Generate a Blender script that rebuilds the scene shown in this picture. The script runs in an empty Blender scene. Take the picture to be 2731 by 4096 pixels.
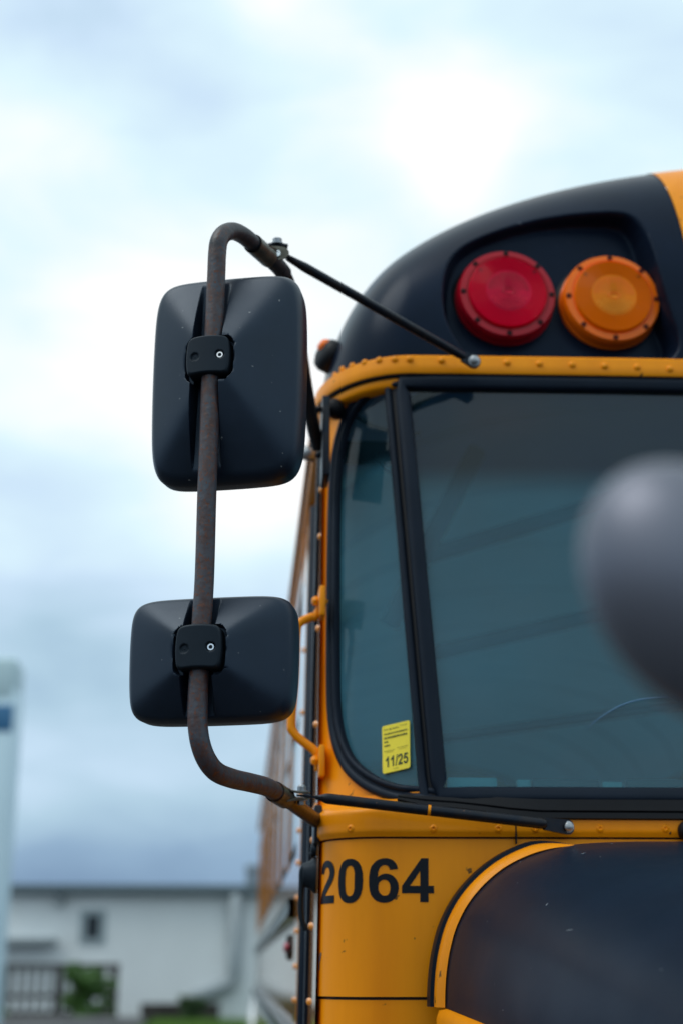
import bpy, bmesh, math, random
from math import radians, sin, cos, pi, sqrt
from mathutils import Vector, Matrix
from mathutils.geometry import tessellate_polygon, delaunay_2d_cdt
random.seed(7)
S = bpy.context.scene
COL = S.collection

# ------------------------------------------------------------------ camera
IW, IH, FPX = 2731.0, 4096.0, 5689.0
YAW, PITCH = radians(3.88), radians(17.85)
CAM = Vector((0, 0, 1.6))
RT = Vector((cos(YAW), -sin(YAW), 0))
FW = Vector((sin(YAW)*cos(PITCH), cos(YAW)*cos(PITCH), sin(PITCH)))
UP = RT.cross(FW)
cd = bpy.data.cameras.new('camera'); cam = bpy.data.objects.new('camera', cd); COL.objects.link(cam)
cam.matrix_world = Matrix(((RT.x, UP.x, -FW.x, CAM.x), (RT.y, UP.y, -FW.y, CAM.y), (RT.z, UP.z, -FW.z, CAM.z), (0, 0, 0, 1)))
cd.sensor_fit = 'VERTICAL'; cd.sensor_height = 36.0; cd.sensor_width = 24.0
cd.lens = 36.0*FPX/IH
cd.clip_start = 0.05; cd.clip_end = 4000
cd.dof.use_dof = True; cd.dof.focus_distance = 2.0; cd.dof.aperture_fstop = 2.5; cd.dof.aperture_blades = 0
S.camera = cam

# ------------------------------------------------------------------ sky, sun, exposure
SUN_EL, SUN_AZ = radians(60), radians(-112)          # azimuth from +Y, negative = towards -X
def raydir(px, py): return ((px-IW/2)*RT + (IH/2-py)*UP + FPX*FW).normalized()
wd = bpy.data.worlds.new('World'); S.world = wd; wd.use_nodes = True
nt = wd.node_tree; nt.nodes.clear(); N = nt.nodes; L = nt.links
def nd(tree, t, **k):
    n = tree.nodes.new(t)
    for a, v in k.items(): setattr(n, a, v)
    return n
def wmath(op, a, b=None, clamp=False):
    n = N.new('ShaderNodeMath'); n.operation = op; n.use_clamp = clamp
    for i, v in enumerate((a, b)):
        if v is None: continue
        if isinstance(v, (int, float)): n.inputs[i].default_value = v
        else: L.new(v, n.inputs[i])
    return n.outputs[0]
tc = N.new('ShaderNodeTexCoord')
sep = N.new('ShaderNodeSeparateXYZ'); L.new(tc.outputs['Generated'], sep.inputs[0])
el = N.new('ShaderNodeValToRGB'); cr = el.color_ramp; cr.interpolation = 'B_SPLINE'
pts = [(0.0, .12), (.04, .14), (.09, .32), (.14, .54), (.20, .48), (.26, .62), (.34, .74), (.44, .82), (.55, .78), (.75, .78), (1.0, .80)]
while len(cr.elements) < len(pts): cr.elements.new(.5)
for e, (p, v) in zip(cr.elements, pts): e.position = p; e.color = (v, v, v, 1)
L.new(sep.outputs['Z'], el.inputs[0])
b = el.outputs[0]
mp = N.new('ShaderNodeMapping'); mp.inputs['Scale'].default_value = (1, 1, 2.2); L.new(tc.outputs['Generated'], mp.inputs[0])
no = N.new('ShaderNodeTexNoise'); no.inputs['Scale'].default_value = 2.6; no.inputs['Detail'].default_value = 7; no.inputs['Roughness'].default_value = .52
no.inputs['Distortion'].default_value = .35; L.new(mp.outputs[0], no.inputs['Vector'])
b = wmath('ADD', b, wmath('MULTIPLY', wmath('SUBTRACT', no.outputs['Fac'], .5), .75))
no2 = N.new('ShaderNodeTexNoise'); no2.inputs['Scale'].default_value = 9; no2.inputs['Detail'].default_value = 6; no2.inputs['Distortion'].default_value = .6; L.new(mp.outputs[0], no2.inputs['Vector'])
b = wmath('ADD', b, wmath('MULTIPLY', wmath('SUBTRACT', no2.outputs['Fac'], .5), .32))
# the clouds' bright and grey patches, as directions on the sky
def blob(px, py, size, amt):
    global b
    d = raydir(px, py)
    vm = N.new('ShaderNodeVectorMath'); vm.operation = 'DISTANCE'; L.new(tc.outputs['Generated'], vm.inputs[0]); vm.inputs[1].default_value = d
    q = wmath('DIVIDE', vm.outputs['Value'], size)
    g = wmath('POWER', 2.718, wmath('MULTIPLY', wmath('MULTIPLY', q, q), -1))
    b = wmath('ADD', b, wmath('MULTIPLY', g, amt))
for a in ((1780, 400, .050, .17), (1840, 640, .035, .14), (1080, 60, .04, .16), (280, 1470, .060, .16), (1050, 1600, .09, .22), (750, 900, .08, .06), (300, 110, .05, -.14),
          (800, 480, .06, -.10), (2650, 260, .07, -.14), (150, 420, .05, .10), (280, 2330, .05, -.08), (120, 2720, .06, -.14), (520, 2800, .05, -.08), (800, 2500, .06, .02), (150, 3080, .035, .08),
          (560, 3130, .05, .13), (920, 3230, .03, .05), (250, 3480, .06, -.13), (760, 3470, .05, -.07), (1000, 2050, .06, .06)): blob(*a)
rp = N.new('ShaderNodeValToRGB'); cr = rp.color_ramp
cl = [(0.0, (.19, .30, .46)), (.18, (.27, .41, .58)), (.38, (.44, .62, .76)), (.58, (.60, .77, .94)), (.76, (.74, .93, 1.0)), (.95, (1.02, 1.03, 1.03))]
while len(cr.elements) < len(cl): cr.elements.new(.5)
for e, (p, c) in zip(cr.elements, cl): e.position = p; e.color = (*c, 1)
L.new(b, rp.inputs[0])
sk = N.new('ShaderNodeTexSky'); sk.sky_type = 'NISHITA'; sk.sun_disc = False; sk.sun_elevation = SUN_EL; sk.sun_rotation = SUN_AZ
bgs = N.new('ShaderNodeBackground'); bgs.inputs['Strength'].default_value = .06; L.new(sk.outputs[0], bgs.inputs[0])
bgc = N.new('ShaderNodeBackground'); bgc.inputs['Strength'].default_value = 1.08; L.new(rp.outputs[0], bgc.inputs[0])
mx = N.new('ShaderNodeMixShader'); mx.inputs[0].default_value = .93; L.new(bgs.outputs[0], mx.inputs[1]); L.new(bgc.outputs[0], mx.inputs[2])
wo = N.new('ShaderNodeOutputWorld'); L.new(mx.outputs[0], wo.inputs[0])
sd = bpy.data.lights.new('sun', 'SUN'); sd.energy = 1.3; sd.angle = radians(35); sd.color = (1, .97, .92)
so = bpy.data.objects.new('sun', sd); COL.objects.link(so)
sv = Vector((sin(SUN_AZ)*cos(SUN_EL), cos(SUN_AZ)*cos(SUN_EL), sin(SUN_EL)))
so.rotation_euler = sv.to_track_quat('Z', 'Y').to_euler(); so.location = (0, 0, 30)
S.view_settings.view_transform = 'Standard'; S.view_settings.look = 'None'; S.view_settings.exposure = 0; S.view_settings.gamma = 1
S.view_settings.use_curve_mapping = False
S.render.engine = 'CYCLES'
S.cycles.use_denoising = True
S.cycles.max_bounces = 8; S.cycles.transparent_max_bounces = 12

# ------------------------------------------------------------------ materials
def mat(name, col, rough=.5, metal=0, coat=0, coat_r=.05, var=0, vscale=20, vstretch=(1, 1, 1), bump=0, bscale=200, spec=.5, trans=0, second=None,
        speck=None, rvar=0, ior=1.5, sss=None, stint=None):
    m = bpy.data.materials.new(name); m.use_nodes = True; t = m.node_tree; p = t.nodes['Principled BSDF']
    p.inputs['Roughness'].default_value = rough; p.inputs['Metallic'].default_value = metal
    p.inputs['Coat Weight'].default_value = coat; p.inputs['Coat Roughness'].default_value = coat_r
    p.inputs['Specular IOR Level'].default_value = spec; p.inputs['Transmission Weight'].default_value = trans; p.inputs['IOR'].default_value = ior
    p.inputs['Base Color'].default_value = (*col, 1)
    if stint: p.inputs['Specular Tint'].default_value = (*stint, 1)
    c = t.nodes.new('ShaderNodeTexCoord'); out = None
    if var or second:
        mpn = t.nodes.new('ShaderNodeMapping'); mpn.inputs['Scale'].default_value = vstretch; t.links.new(c.outputs['Object'], mpn.inputs[0])
        n = t.nodes.new('ShaderNodeTexNoise'); n.inputs['Scale'].default_value = vscale; n.inputs['Detail'].default_value = 6; n.inputs['Roughness'].default_value = .62
        t.links.new(mpn.outputs[0], n.inputs['Vector'])
        r = t.nodes.new('ShaderNodeValToRGB'); r.color_ramp.elements[0].position = .35; r.color_ramp.elements[1].position = .65
        s2 = second if second else tuple(x*(1-var) for x in col)
        r.color_ramp.elements[0].color = (*s2, 1); r.color_ramp.elements[1].color = (*col, 1)
        t.links.new(n.outputs['Fac'], r.inputs[0]); out = r.outputs[0]
    if speck:                                       # (colour, scale, threshold)
        v = t.nodes.new('ShaderNodeTexNoise'); v.inputs['Scale'].default_value = speck[1]; v.inputs['Detail'].default_value = 3
        t.links.new(c.outputs['Object'], v.inputs['Vector'])
        r2 = t.nodes.new('ShaderNodeValToRGB'); r2.color_ramp.elements[0].position = speck[2]; r2.color_ramp.elements[1].position = speck[2]+.03
        r2.color_ramp.elements[0].color = (0, 0, 0, 1); t.links.new(v.outputs['Fac'], r2.inputs[0])
        mxn = t.nodes.new('ShaderNodeMix'); mxn.data_type = 'RGBA'; t.links.new(r2.outputs[0], mxn.inputs['Factor'])
        if out: t.links.new(out, mxn.inputs['A'])
        else: mxn.inputs['A'].default_value = (*col, 1)
        mxn.inputs['B'].default_value = (*speck[0], 1); out = mxn.outputs['Result']
    if out: t.links.new(out, p.inputs['Base Color'])
    if rvar:
        n3 = t.nodes.new('ShaderNodeTexNoise'); n3.inputs['Scale'].default_value = 9; n3.inputs['Detail'].default_value = 5; t.links.new(c.outputs['Object'], n3.inputs['Vector'])
        mr = t.nodes.new('ShaderNodeMapRange'); mr.inputs['To Min'].default_value = rough-rvar; mr.inputs['To Max'].default_value = rough+rvar
        mr.inputs['From Min'].default_value = .3; mr.inputs['From Max'].default_value = .7
        t.links.new(n3.outputs['Fac'], mr.inputs['Value']); t.links.new(mr.outputs[0], p.inputs['Roughness'])
    if bump:
        n2 = t.nodes.new('ShaderNodeTexNoise'); n2.inputs['Scale'].default_value = bscale; n2.inputs['Detail'].default_value = 4; t.links.new(c.outputs['Object'], n2.inputs['Vector'])
        bn = t.nodes.new('ShaderNodeBump'); bn.inputs['Strength'].default_value = bump; bn.inputs['Distance'].default_value = .002
        t.links.new(n2.outputs['Fac'], bn.inputs['Height']); t.links.new(bn.outputs[0], p.inputs['Normal'])
    if sss: p.inputs['Subsurface Weight'].default_value = sss; p.inputs['Subsurface Radius'].default_value = (.02, .01, .005)
    return m

YEL = (.95, .315, .002)
M = dict(
    yellow=mat('yellow_paint', YEL, .42, coat=.10, coat_r=.12, spec=.16, second=(.87, .275, .002), vscale=4, vstretch=(4, 4, .6), speck=((.16, .07, .01), 42, .70), bump=.03, bscale=6, rvar=.06),
    yellow_side=mat('yellow_side_paint', (.85, .30, .01), .2, coat=1, coat_r=.03, var=.12, vscale=4),
    black_cap=mat('black_gloss_paint', (.006, .012, .027), .28, coat=.0, coat_r=.10, spec=.11, stint=(.62, .80, 1.0), var=.3, vscale=6, bump=.03, bscale=7, speck=((.07, .08, .1), 60, .74)),
    hood=mat('black_satin_paint', (.009, .016, .032), .38, coat=.0, coat_r=.2, spec=.10, stint=(.62, .80, 1.0), var=.25, vscale=3, bump=.05, bscale=900, speck=((.10, .11, .12), 120, .765), rvar=.05),
    plastic=mat('black_textured_plastic', (.010, .0165, .030), .37, spec=.42, stint=(.62, .80, 1.0), var=.35, vscale=9, bump=.10, bscale=1500, speck=((.20, .21, .21), 110, .735), rvar=.07),
    clamp_pl=mat('clamp_plastic', (.008, .012, .017), .46, spec=.25, stint=(.62, .80, 1.0), bump=.1, bscale=1500, var=.2, vscale=30),
    rust=mat('rusty_painted_tube', (.045, .058, .078), .5, second=(.060, .024, .018), vscale=48, vstretch=(1.6, 1.6, .8), bump=.5, bscale=110, speck=((.10, .030, .014), 170, .58), rvar=.12),
    rust2=mat('rusty_brown_tube', (.055, .030, .018), .42, second=(.028, .017, .014), vscale=34, bump=.4, bscale=120, speck=((.13, .05, .015), 90, .62), rvar=.1),
    tubeblk=mat('black_painted_tube', (.005, .007, .013), .36, coat=.0, spec=.30, stint=(.62, .80, 1.0), second=(.020, .014, .011), vscale=40, bump=.12, bscale=90, speck=((.12, .06, .03), 160, .70)),
    rubber=mat('black_rubber', (.005, .008, .016), .50, spec=.20, stint=(.62, .80, 1.0), var=.25, vscale=14, bump=.15, bscale=300, rvar=.08),
    rubber2=mat('dull_black_trim', (.005, .006, .009), .6, spec=.2, var=.3, vscale=10),
    darkplate=mat('zinc_plate', (.16, .15, .12), .42, metal=.7, var=.5, vscale=60, bump=.2),
    steel=mat('galvanised_steel', (.45, .47, .49), .38, metal=.85, var=.35, vscale=120, bump=.2),
    chrome=mat('bright_steel', (.72, .74, .76), .18, metal=1),
    decal=mat('black_number_vinyl', (.004, .006, .011), .4, spec=.2),
    decal_grey=mat('grey_vinyl', (.10, .13, .19), .4),
    sticker=mat('sticker_yellow', (.88, .72, .03), .5, var=.06, vscale=40),
    ink=mat('sticker_ink', (.006, .03, .012), .6),
    ink2=mat('sticker_fine_print', (.12, .13, .02), .6),
    silver=mat('grey_mirror_shell', (.15, .16, .20), .45, metal=.6, coat=.05, coat_r=.1, var=.1, vscale=8),
    mirror=mat('mirror_glass', (.85, .87, .88), .02, metal=1),
    amber=mat('amber_lens', (1.0, .25, .006), .25, coat=.4, coat_r=.08, sss=.3, var=.1, vscale=20),
    amber_in=mat('amber_lens_core', (1.0, .27, .008), .6, coat=0, spec=.15, var=.3, vscale=30, vstretch=(.4, .4, 3.5)),
    amber_dk=mat('amber_lens_rim', (.95, .17, .002), .3, coat=.12, spec=.25),
    red=mat('red_lens', (.72, .006, .035), .25, coat=.45, coat_r=.08, sss=.3, var=.1, vscale=20),
    red_in=mat('red_lens_core', (.78, .006, .055), .6, coat=0, spec=.15, var=.45, vscale=30, vstretch=(.4, .4, 3.5)),
    red_hot=mat('red_lens_prism', (1.0, .02, .06), .3, spec=.3), amber_hot=mat('amber_lens_prism', (1.0, .46, .04), .3, spec=.3),
    red_dk=mat('red_lens_rim', (.42, .003, .016), .3, coat=.12, spec=.25),
    hole_r=mat('red_screw', (.025, .001, .003), .5, spec=.2), hole_a=mat('amber_screw', (.10, .009, .001), .5, spec=.2),
    pipe_black=mat('seal_black', (.006, .007, .01), .5, spec=.2),
    liner=mat('interior_liner', (.52, .78, .88), .5, var=.1, vscale=2),
    liner2=mat('interior_rib', (.48, .72, .81), .5),
    dark=mat('dark_interior', (.02, .024, .028), .6, var=.2), dash=mat('dashboard_vinyl', (.035, .045, .05), .5), dashpale=mat('dashboard_vent', (.22, .34, .34), .5),
    rail=mat('rub_rail_black', (.02, .024, .022), .35, coat=.3),
    tyre=mat('tyre_rubber', (.02, .02, .02), .8), rim=mat('wheel_rim', (.10, .10, .10), .4),
    asphalt=mat('asphalt', (.055, .055, .057), .85, var=.3, vscale=1.2, bump=.4, bscale=60, speck=((.12, .12, .12), 70, .62)),
    grassm=mat('grass_ground', (.09, .17, .02), .9, var=.4, vscale=.6),
    blade=mat('grass_blade', (.13, .26, .03), .7, second=(.08, .16, .02), vscale=1.5),
    leaf=mat('bush_leaf', (.07, .17, .025), .55, second=(.035, .09, .015), vscale=1.4),
    leafd=mat('dark_bush_leaf', (.04, .09, .02), .6, second=(.02, .05, .012), vscale=2),
    twig=mat('twig', (.06, .04, .025), .8),
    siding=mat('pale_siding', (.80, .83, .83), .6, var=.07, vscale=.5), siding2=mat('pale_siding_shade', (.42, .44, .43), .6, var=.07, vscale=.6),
    gtrim=mat('grey_fascia', (.11, .15, .17), .5), duct=mat('galvanised_duct', (.32, .37, .39), .6, metal=0, var=.15, vscale=1.5), frame_w=mat('window_frame_grey', (.30, .36, .38), .5),
    winglass=mat('dark_window_glass', (.012, .014, .02), .15), roofm=mat('grey_roof_metal', (.20, .24, .27), .5, var=.15, vscale=.8),
    wood=mat('weathered_dark_wood', (.045, .04, .036), .8, second=(.025, .022, .02), vscale=3, vstretch=(4, 4, .5)),
    plinth=mat('dark_timber_kerb', (.045, .04, .035), .8, var=.4, vscale=2), concrete=mat('pale_concrete', (.23, .23, .23), .85, var=.2, vscale=1.5),
    white=mat('white_panel', (.62, .80, .88), .45, var=.05, vscale=.5), blue=mat('blue_band', (.035, .16, .32), .45), pale=mat('pale_green_panel', (.50, .66, .70), .5),
    carw=mat('white_car_paint', (.6, .62, .63), .25, coat=.6), lampg=mat('grey_fitting', (.15, .16, .17), .5),
)
def glassmat(name, top, low, z0, z1, refl=1.0, diffuse_mix=0, fcol=(.06, .40, .60)):
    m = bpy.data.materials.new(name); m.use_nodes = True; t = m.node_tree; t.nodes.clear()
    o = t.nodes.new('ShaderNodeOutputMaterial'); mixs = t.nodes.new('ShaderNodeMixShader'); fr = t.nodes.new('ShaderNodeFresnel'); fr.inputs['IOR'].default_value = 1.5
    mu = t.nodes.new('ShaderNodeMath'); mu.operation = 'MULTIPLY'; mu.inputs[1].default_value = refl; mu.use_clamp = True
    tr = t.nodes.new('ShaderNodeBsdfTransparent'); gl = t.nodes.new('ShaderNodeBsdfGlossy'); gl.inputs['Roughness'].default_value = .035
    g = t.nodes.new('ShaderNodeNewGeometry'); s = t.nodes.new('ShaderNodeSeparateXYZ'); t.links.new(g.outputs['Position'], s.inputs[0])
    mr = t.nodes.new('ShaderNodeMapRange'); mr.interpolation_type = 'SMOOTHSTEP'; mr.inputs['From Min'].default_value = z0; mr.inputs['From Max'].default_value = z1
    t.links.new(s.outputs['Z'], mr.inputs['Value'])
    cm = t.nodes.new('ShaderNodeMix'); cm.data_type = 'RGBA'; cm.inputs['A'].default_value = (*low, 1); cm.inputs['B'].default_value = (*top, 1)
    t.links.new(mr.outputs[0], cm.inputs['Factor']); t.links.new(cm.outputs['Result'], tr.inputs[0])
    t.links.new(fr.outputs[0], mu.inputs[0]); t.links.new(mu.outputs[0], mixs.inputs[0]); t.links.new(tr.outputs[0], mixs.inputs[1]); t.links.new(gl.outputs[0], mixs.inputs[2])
    if diffuse_mix:  # diffuse colour: painted cabin glow in the panes, body colour in lamp lenses
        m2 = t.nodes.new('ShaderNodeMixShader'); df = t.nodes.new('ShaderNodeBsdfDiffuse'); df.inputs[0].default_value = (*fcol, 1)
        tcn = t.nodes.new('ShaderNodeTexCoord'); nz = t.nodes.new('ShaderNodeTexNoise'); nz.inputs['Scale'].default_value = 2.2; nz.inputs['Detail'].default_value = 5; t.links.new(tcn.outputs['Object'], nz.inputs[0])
        rr_ = t.nodes.new('ShaderNodeMapRange'); rr_.inputs['From Min'].default_value = .3; rr_.inputs['From Max'].default_value = .7; rr_.inputs['To Min'].default_value = diffuse_mix*.65; rr_.inputs['To Max'].default_value = diffuse_mix*1.3
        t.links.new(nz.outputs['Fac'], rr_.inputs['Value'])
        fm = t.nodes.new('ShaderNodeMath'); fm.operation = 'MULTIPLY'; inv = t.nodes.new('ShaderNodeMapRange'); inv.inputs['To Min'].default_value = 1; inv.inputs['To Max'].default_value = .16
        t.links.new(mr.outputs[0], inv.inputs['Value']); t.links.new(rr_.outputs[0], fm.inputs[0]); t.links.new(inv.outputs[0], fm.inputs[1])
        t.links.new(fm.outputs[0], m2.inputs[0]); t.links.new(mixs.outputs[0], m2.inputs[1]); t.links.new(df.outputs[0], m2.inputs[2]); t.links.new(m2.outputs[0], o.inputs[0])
    else: t.links.new(mixs.outputs[0], o.inputs[0])
    return m
M['glass'] = glassmat('windscreen_glass', (.12, .18, .40), (.46, .93, 1.0), 2.39, 2.47, 1.0, .21, (.10, .34, .48))  # teal diffuse share imitates light coming from the cabin
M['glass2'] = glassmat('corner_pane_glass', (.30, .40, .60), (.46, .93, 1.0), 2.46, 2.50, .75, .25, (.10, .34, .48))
M['red_t'] = glassmat('red_clear_lens', (1, .014, .06), (1, .014, .06), 0, 1, .35, .55, (.80, .002, .040))
M['amber_t'] = glassmat('amber_clear_lens', (1, .42, .008), (1, .42, .008), 0, 1, .35, .6, (1.0, .20, .002))
for n_ in M['red_t'].node_tree.nodes, M['amber_t'].node_tree.nodes:
    for q in n_:
        if q.type == 'MAP_RANGE' and abs(q.inputs['To Max'].default_value-.16) < 1e-4: q.inputs['To Max'].default_value = 1
M['bowl'] = mat('lamp_bowl', (.92, .91, .89), .5)
M['sideglass'] = glassmat('side_glass', (.80, .86, .88), (.80, .86, .88), 0, 1)

_t = M['rust'].node_tree; _p = _t.nodes['Principled BSDF']; _src = _p.inputs['Base Color'].links[0].from_socket
_g = _t.nodes.new('ShaderNodeTexCoord'); _s = _t.nodes.new('ShaderNodeSeparateXYZ'); _t.links.new(_g.outputs['Object'], _s.inputs[0])
_n = _t.nodes.new('ShaderNodeTexNoise'); _n.inputs['Scale'].default_value = 55; _t.links.new(_g.outputs['Object'], _n.inputs[0])
_a = _t.nodes.new('ShaderNodeMath'); _a.operation = 'MULTIPLY_ADD'; _a.inputs[1].default_value = .22; _t.links.new(_n.outputs['Fac'], _a.inputs[0]); _t.links.new(_s.outputs['Z'], _a.inputs[2])
_r = _t.nodes.new('ShaderNodeMapRange'); _r.inputs['From Min'].default_value = 2.73; _r.inputs['From Max'].default_value = 2.80; _t.links.new(_a.outputs[0], _r.inputs['Value'])
_m = _t.nodes.new('ShaderNodeMix'); _m.data_type = 'RGBA'; _t.links.new(_r.outputs[0], _m.inputs['Factor']); _t.links.new(_src, _m.inputs['A']); _m.inputs['B'].default_value = (.012, .014, .020, 1)
_t.links.new(_m.outputs['Result'], _p.inputs['Base Color'])
# ------------------------------------------------------------------ helpers
WORLD = {}
def link(name, me, parent=None, mw=None, label=None, kind=None):
    o = bpy.data.objects.new(name, me); COL.objects.link(o)
    mw = mw or Matrix.Identity(4); WORLD[o.name] = mw
    if parent: o.parent = parent; o.matrix_parent_inverse = WORLD[parent.name].inverted()
    o.matrix_basis = mw
    if label: o['label'] = label
    if kind: o['kind'] = kind
    return o
def thing(name, loc, label, cat, group=None):
    o = link(name, None, None, Matrix.Translation(loc), label); o['category'] = cat
    if group: o['group'] = group
    return o
def mesh(name, vs, fs, m, smooth=True, sharp=None):
    me = bpy.data.meshes.new(name); me.from_pydata([tuple(v) for v in vs], [], fs); me.materials.append(M[m] if isinstance(m, str) else m)
    if smooth:
        for p in me.polygons: p.use_smooth = True
        if sharp: me.set_sharp_from_angle(angle=radians(sharp))
    me.update(); return me
def part(name, vs, fs, m, parent, smooth=True, sharp=None, label=None, kind=None):
    return link(name, mesh(name, vs, fs, m, smooth, sharp), parent, None, label, kind)
def grid(fn, us, vs):
    P = [fn(u, v) for v in vs for u in us]; n = len(us)
    F = [(j*n+i, j*n+i+1, (j+1)*n+i+1, (j+1)*n+i) for j in range(len(vs)-1) for i in range(n-1)]
    return P, F
def lin(a, b, n): return [a+(b-a)*i/(n-1) for i in range(n)]
def merge(parts):
    V, F = [], []
    for v, f in parts:
        o = len(V); V += list(v); F += [tuple(i+o for i in q) for q in f]
    return V, F
def box(x0, x1, y0, y1, z0, z1):
    v = [Vector((x, y, z)) for z in (z0, z1) for y in (y0, y1) for x in (x0, x1)]
    return v, [(0, 2, 3, 1), (4, 5, 7, 6), (0, 1, 5, 4), (2, 6, 7, 3), (0, 4, 6, 2), (1, 3, 7, 5)]
def bevel_me(me, w, seg=2):
    bm = bmesh.new(); bm.from_mesh(me); bmesh.ops.bevel(bm, geom=list(bm.edges), offset=w, segments=seg, affect='EDGES', profile=.5)
    bm.to_mesh(me); bm.free()
    for p in me.polygons: p.use_smooth = True
    me.set_sharp_from_angle(angle=radians(40)); return me
def bbox_part(name, b, m, parent, bev=.003, seg=2, label=None):
    me = mesh(name, b[0], b[1], m, False)
    if bev: bevel_me(me, bev, seg)
    return link(name, me, parent, None, label)
def smooth_path(P, k=8, closed=False):
    P = [Vector(p) for p in P]; n = len(P); out = []
    for i in range(n if closed else n-1):
        g = (lambda j: P[j % n]) if closed else (lambda j: P[max(0, min(n-1, j))])
        a, b_, c, d = g(i-1), g(i), g(i+1), g(i+2)
        for s in range(k):
            t = s/k
            out.append(.5*((2*b_)+(c-a)*t+(2*a-5*b_+4*c-d)*t*t+(3*b_-a-3*c+d)*t**3))
    if not closed: out.append(P[-1])
    return out
def tube(path, r, seg=16, cap=True):
    P = [Vector(p) for p in path]; n = len(P); rr = r if hasattr(r, '__len__') else [r]*n
    T = [(P[min(i+1, n-1)]-P[max(i-1, 0)]).normalized() for i in range(n)]
    a = T[0].orthogonal().normalized(); V, F = [], []
    for i in range(n):
        a = (a-T[i]*a.dot(T[i])).normalized(); b_ = T[i].cross(a)
        for s in range(seg):
            w = 2*pi*s/seg; V.append(P[i]+(a*cos(w)+b_*sin(w))*rr[i])
    for i in range(n-1):
        for s in range(seg):
            t = (s+1) % seg; F.append((i*seg+s, i*seg+t, (i+1)*seg+t, (i+1)*seg+s))
    if cap: F.append(tuple(reversed(range(seg)))); F.append(tuple((n-1)*seg+s for s in range(seg)))
    return V, F
def lathe(prof, seg=24):
    V, F = [], []; n = len(prof)
    for (r, h) in prof:
        for s in range(seg):
            w = 2*pi*s/seg; V.append(Vector((r*cos(w), r*sin(w), h)))
    for i in range(n-1):
        for s in range(seg):
            t = (s+1) % seg; F.append((i*seg+s, i*seg+t, (i+1)*seg+t, (i+1)*seg+s))
    F.append(tuple((n-1)*seg+s for s in range(seg)))
    return V, F
def frame(pos, z, up=Vector((0, 0, 1))):
    z = Vector(z).normalized(); x = up.cross(z)
    if x.length < 1e-4: x = Vector((1, 0, 0))
    x.normalize(); y = z.cross(x)
    return Matrix(((x.x, y.x, z.x, pos[0]), (x.y, y.y, z.y, pos[1]), (x.z, y.z, z.z, pos[2]), (0, 0, 0, 1)))
def sweep(path, normals, prof, closed=False):
    n = len(path); k = len(prof); V, F = [], []
    for i in range(n):
        if closed: t = path[(i+1) % n]-path[i-1]
        else: t = path[min(i+1, n-1)]-path[max(i-1, 0)]
        t.normalize(); nn = (normals[i]-t*normals[i].dot(t)).normalized(); a = t.cross(nn)
        for (x, h) in prof: V.append(path[i]+a*x+nn*h)
    for i in range(n if closed else n-1):
        j = (i+1) % n
        for s in range(k-1): F.append((i*k+s, i*k+s+1, j*k+s+1, j*k+s))
    return V, F
def PY(px, py, Y):
    d = raydir(px, py); return CAM+d*(Y/d.y)
def PX(px, py, X):
    d = raydir(px, py); return CAM+d*(X/d.x)
def sstep(a, b_, x):
    t = max(0, min(1, (x-a)/(b_-a))); return t*t*(3-2*t)

# ------------------------------------------------------------------ the bus: front surface
XC = 1.327                                            # centre line of the bus
def cX(z): return .127+.018*(z-1.8)
def shape(z):                                         # corner width, depth, exponent, front Y
    k = sstep(1.838, 1.866, z); r = max(0, min(1, (z-1.87)/.8))
    w = .088*(1-k)+(.174-.034*r)*k; d = .10*(1-k)+(.175+.01*r)*k; n = 2.0*(1-k)+1.30*k
    y = 2.25+.016*k+max(0, z-1.866)*.17
    return w, d, n, y
def bow(X): return .03*((X-XC)/1.2)**2
def S_pt(s, z, off=0, sh=None):
    """s in [-1,0] round the corner, s<-1 along the side (m), s>0 across the front (m)."""
    w, d, n, y = (sh or shape)(z); c = cX(z)
    def q(s):
        if s > 0: X = c+w+s; return Vector((X, y+bow(X), z))
        if s >= -1:
            f = -s*pi/2; X = c+w*(1-max(0, sin(f))**(2/n)); Y = d*(1-max(0, cos(f))**(2/n)); return Vector((X, y+bow(X)+Y, z))
        return Vector((c, y+bow(c)+d+(-1-s), z))
    p = q(s)
    if off:
        e = 1e-3; t = q(s+e)-q(s-e); nn = Vector((t.y, -t.x, 0))
        if nn.length > 0: p = p+nn.normalized()*off
    return p
def Fy(X, z):
    w, d, n, y = shape(z); c = cX(z); X = XC-abs(XC-X)
    u = max(0, min(1, (c+w-X)/w))
    return y+bow(X)+(d*(1-(1-u**n)**(1/n)) if u > 0 else 0)
def hit(px, py, off=0):
    """point of the front surface on a line of sight"""
    d = raydir(px, py); lo, hi = 1.9, 3.2
    def g(t):
        p = CAM+d*t; return p.y-Fy(p.x, p.z)
    t = 1.9
    while t < 3.3 and g(t) < 0: t += .01
    lo, hi = t-.01, t
    for _ in range(30):
        m_ = (lo+hi)/2
        if g(m_) < 0: lo = m_
        else: hi = m_
    p = CAM+d*lo
    return p
def Fn(p):
    e = .004; dx = (Fy(p.x+e, p.z)-Fy(p.x-e, p.z))/(2*e); dz = (Fy(p.x, p.z+e)-Fy(p.x, p.z-e))/(2*e)
    dx = max(-6, min(6, dx)); return Vector((dx, -1, dz)).normalized()
bus = thing('school_bus', (XC, 6.5, 0), 'orange-yellow school bus number 2064 with black hood and roof cap, nose towards the viewer', 'school bus')
def mirrored(o, parent=None):
    """the same part on the far half of the bus"""
    me = o.data.copy()
    for v in me.vertices: v.co.x = 2*XC-v.co.x
    me.flip_normals()
    return link(o.name.split('.')[0], me, parent or o.parent, None)
SS = [-1.12, -1.06, -1.0]+[-.97, -.94, -.9]+lin(-.86, -.1, 26)+[-.05, 0]

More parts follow.
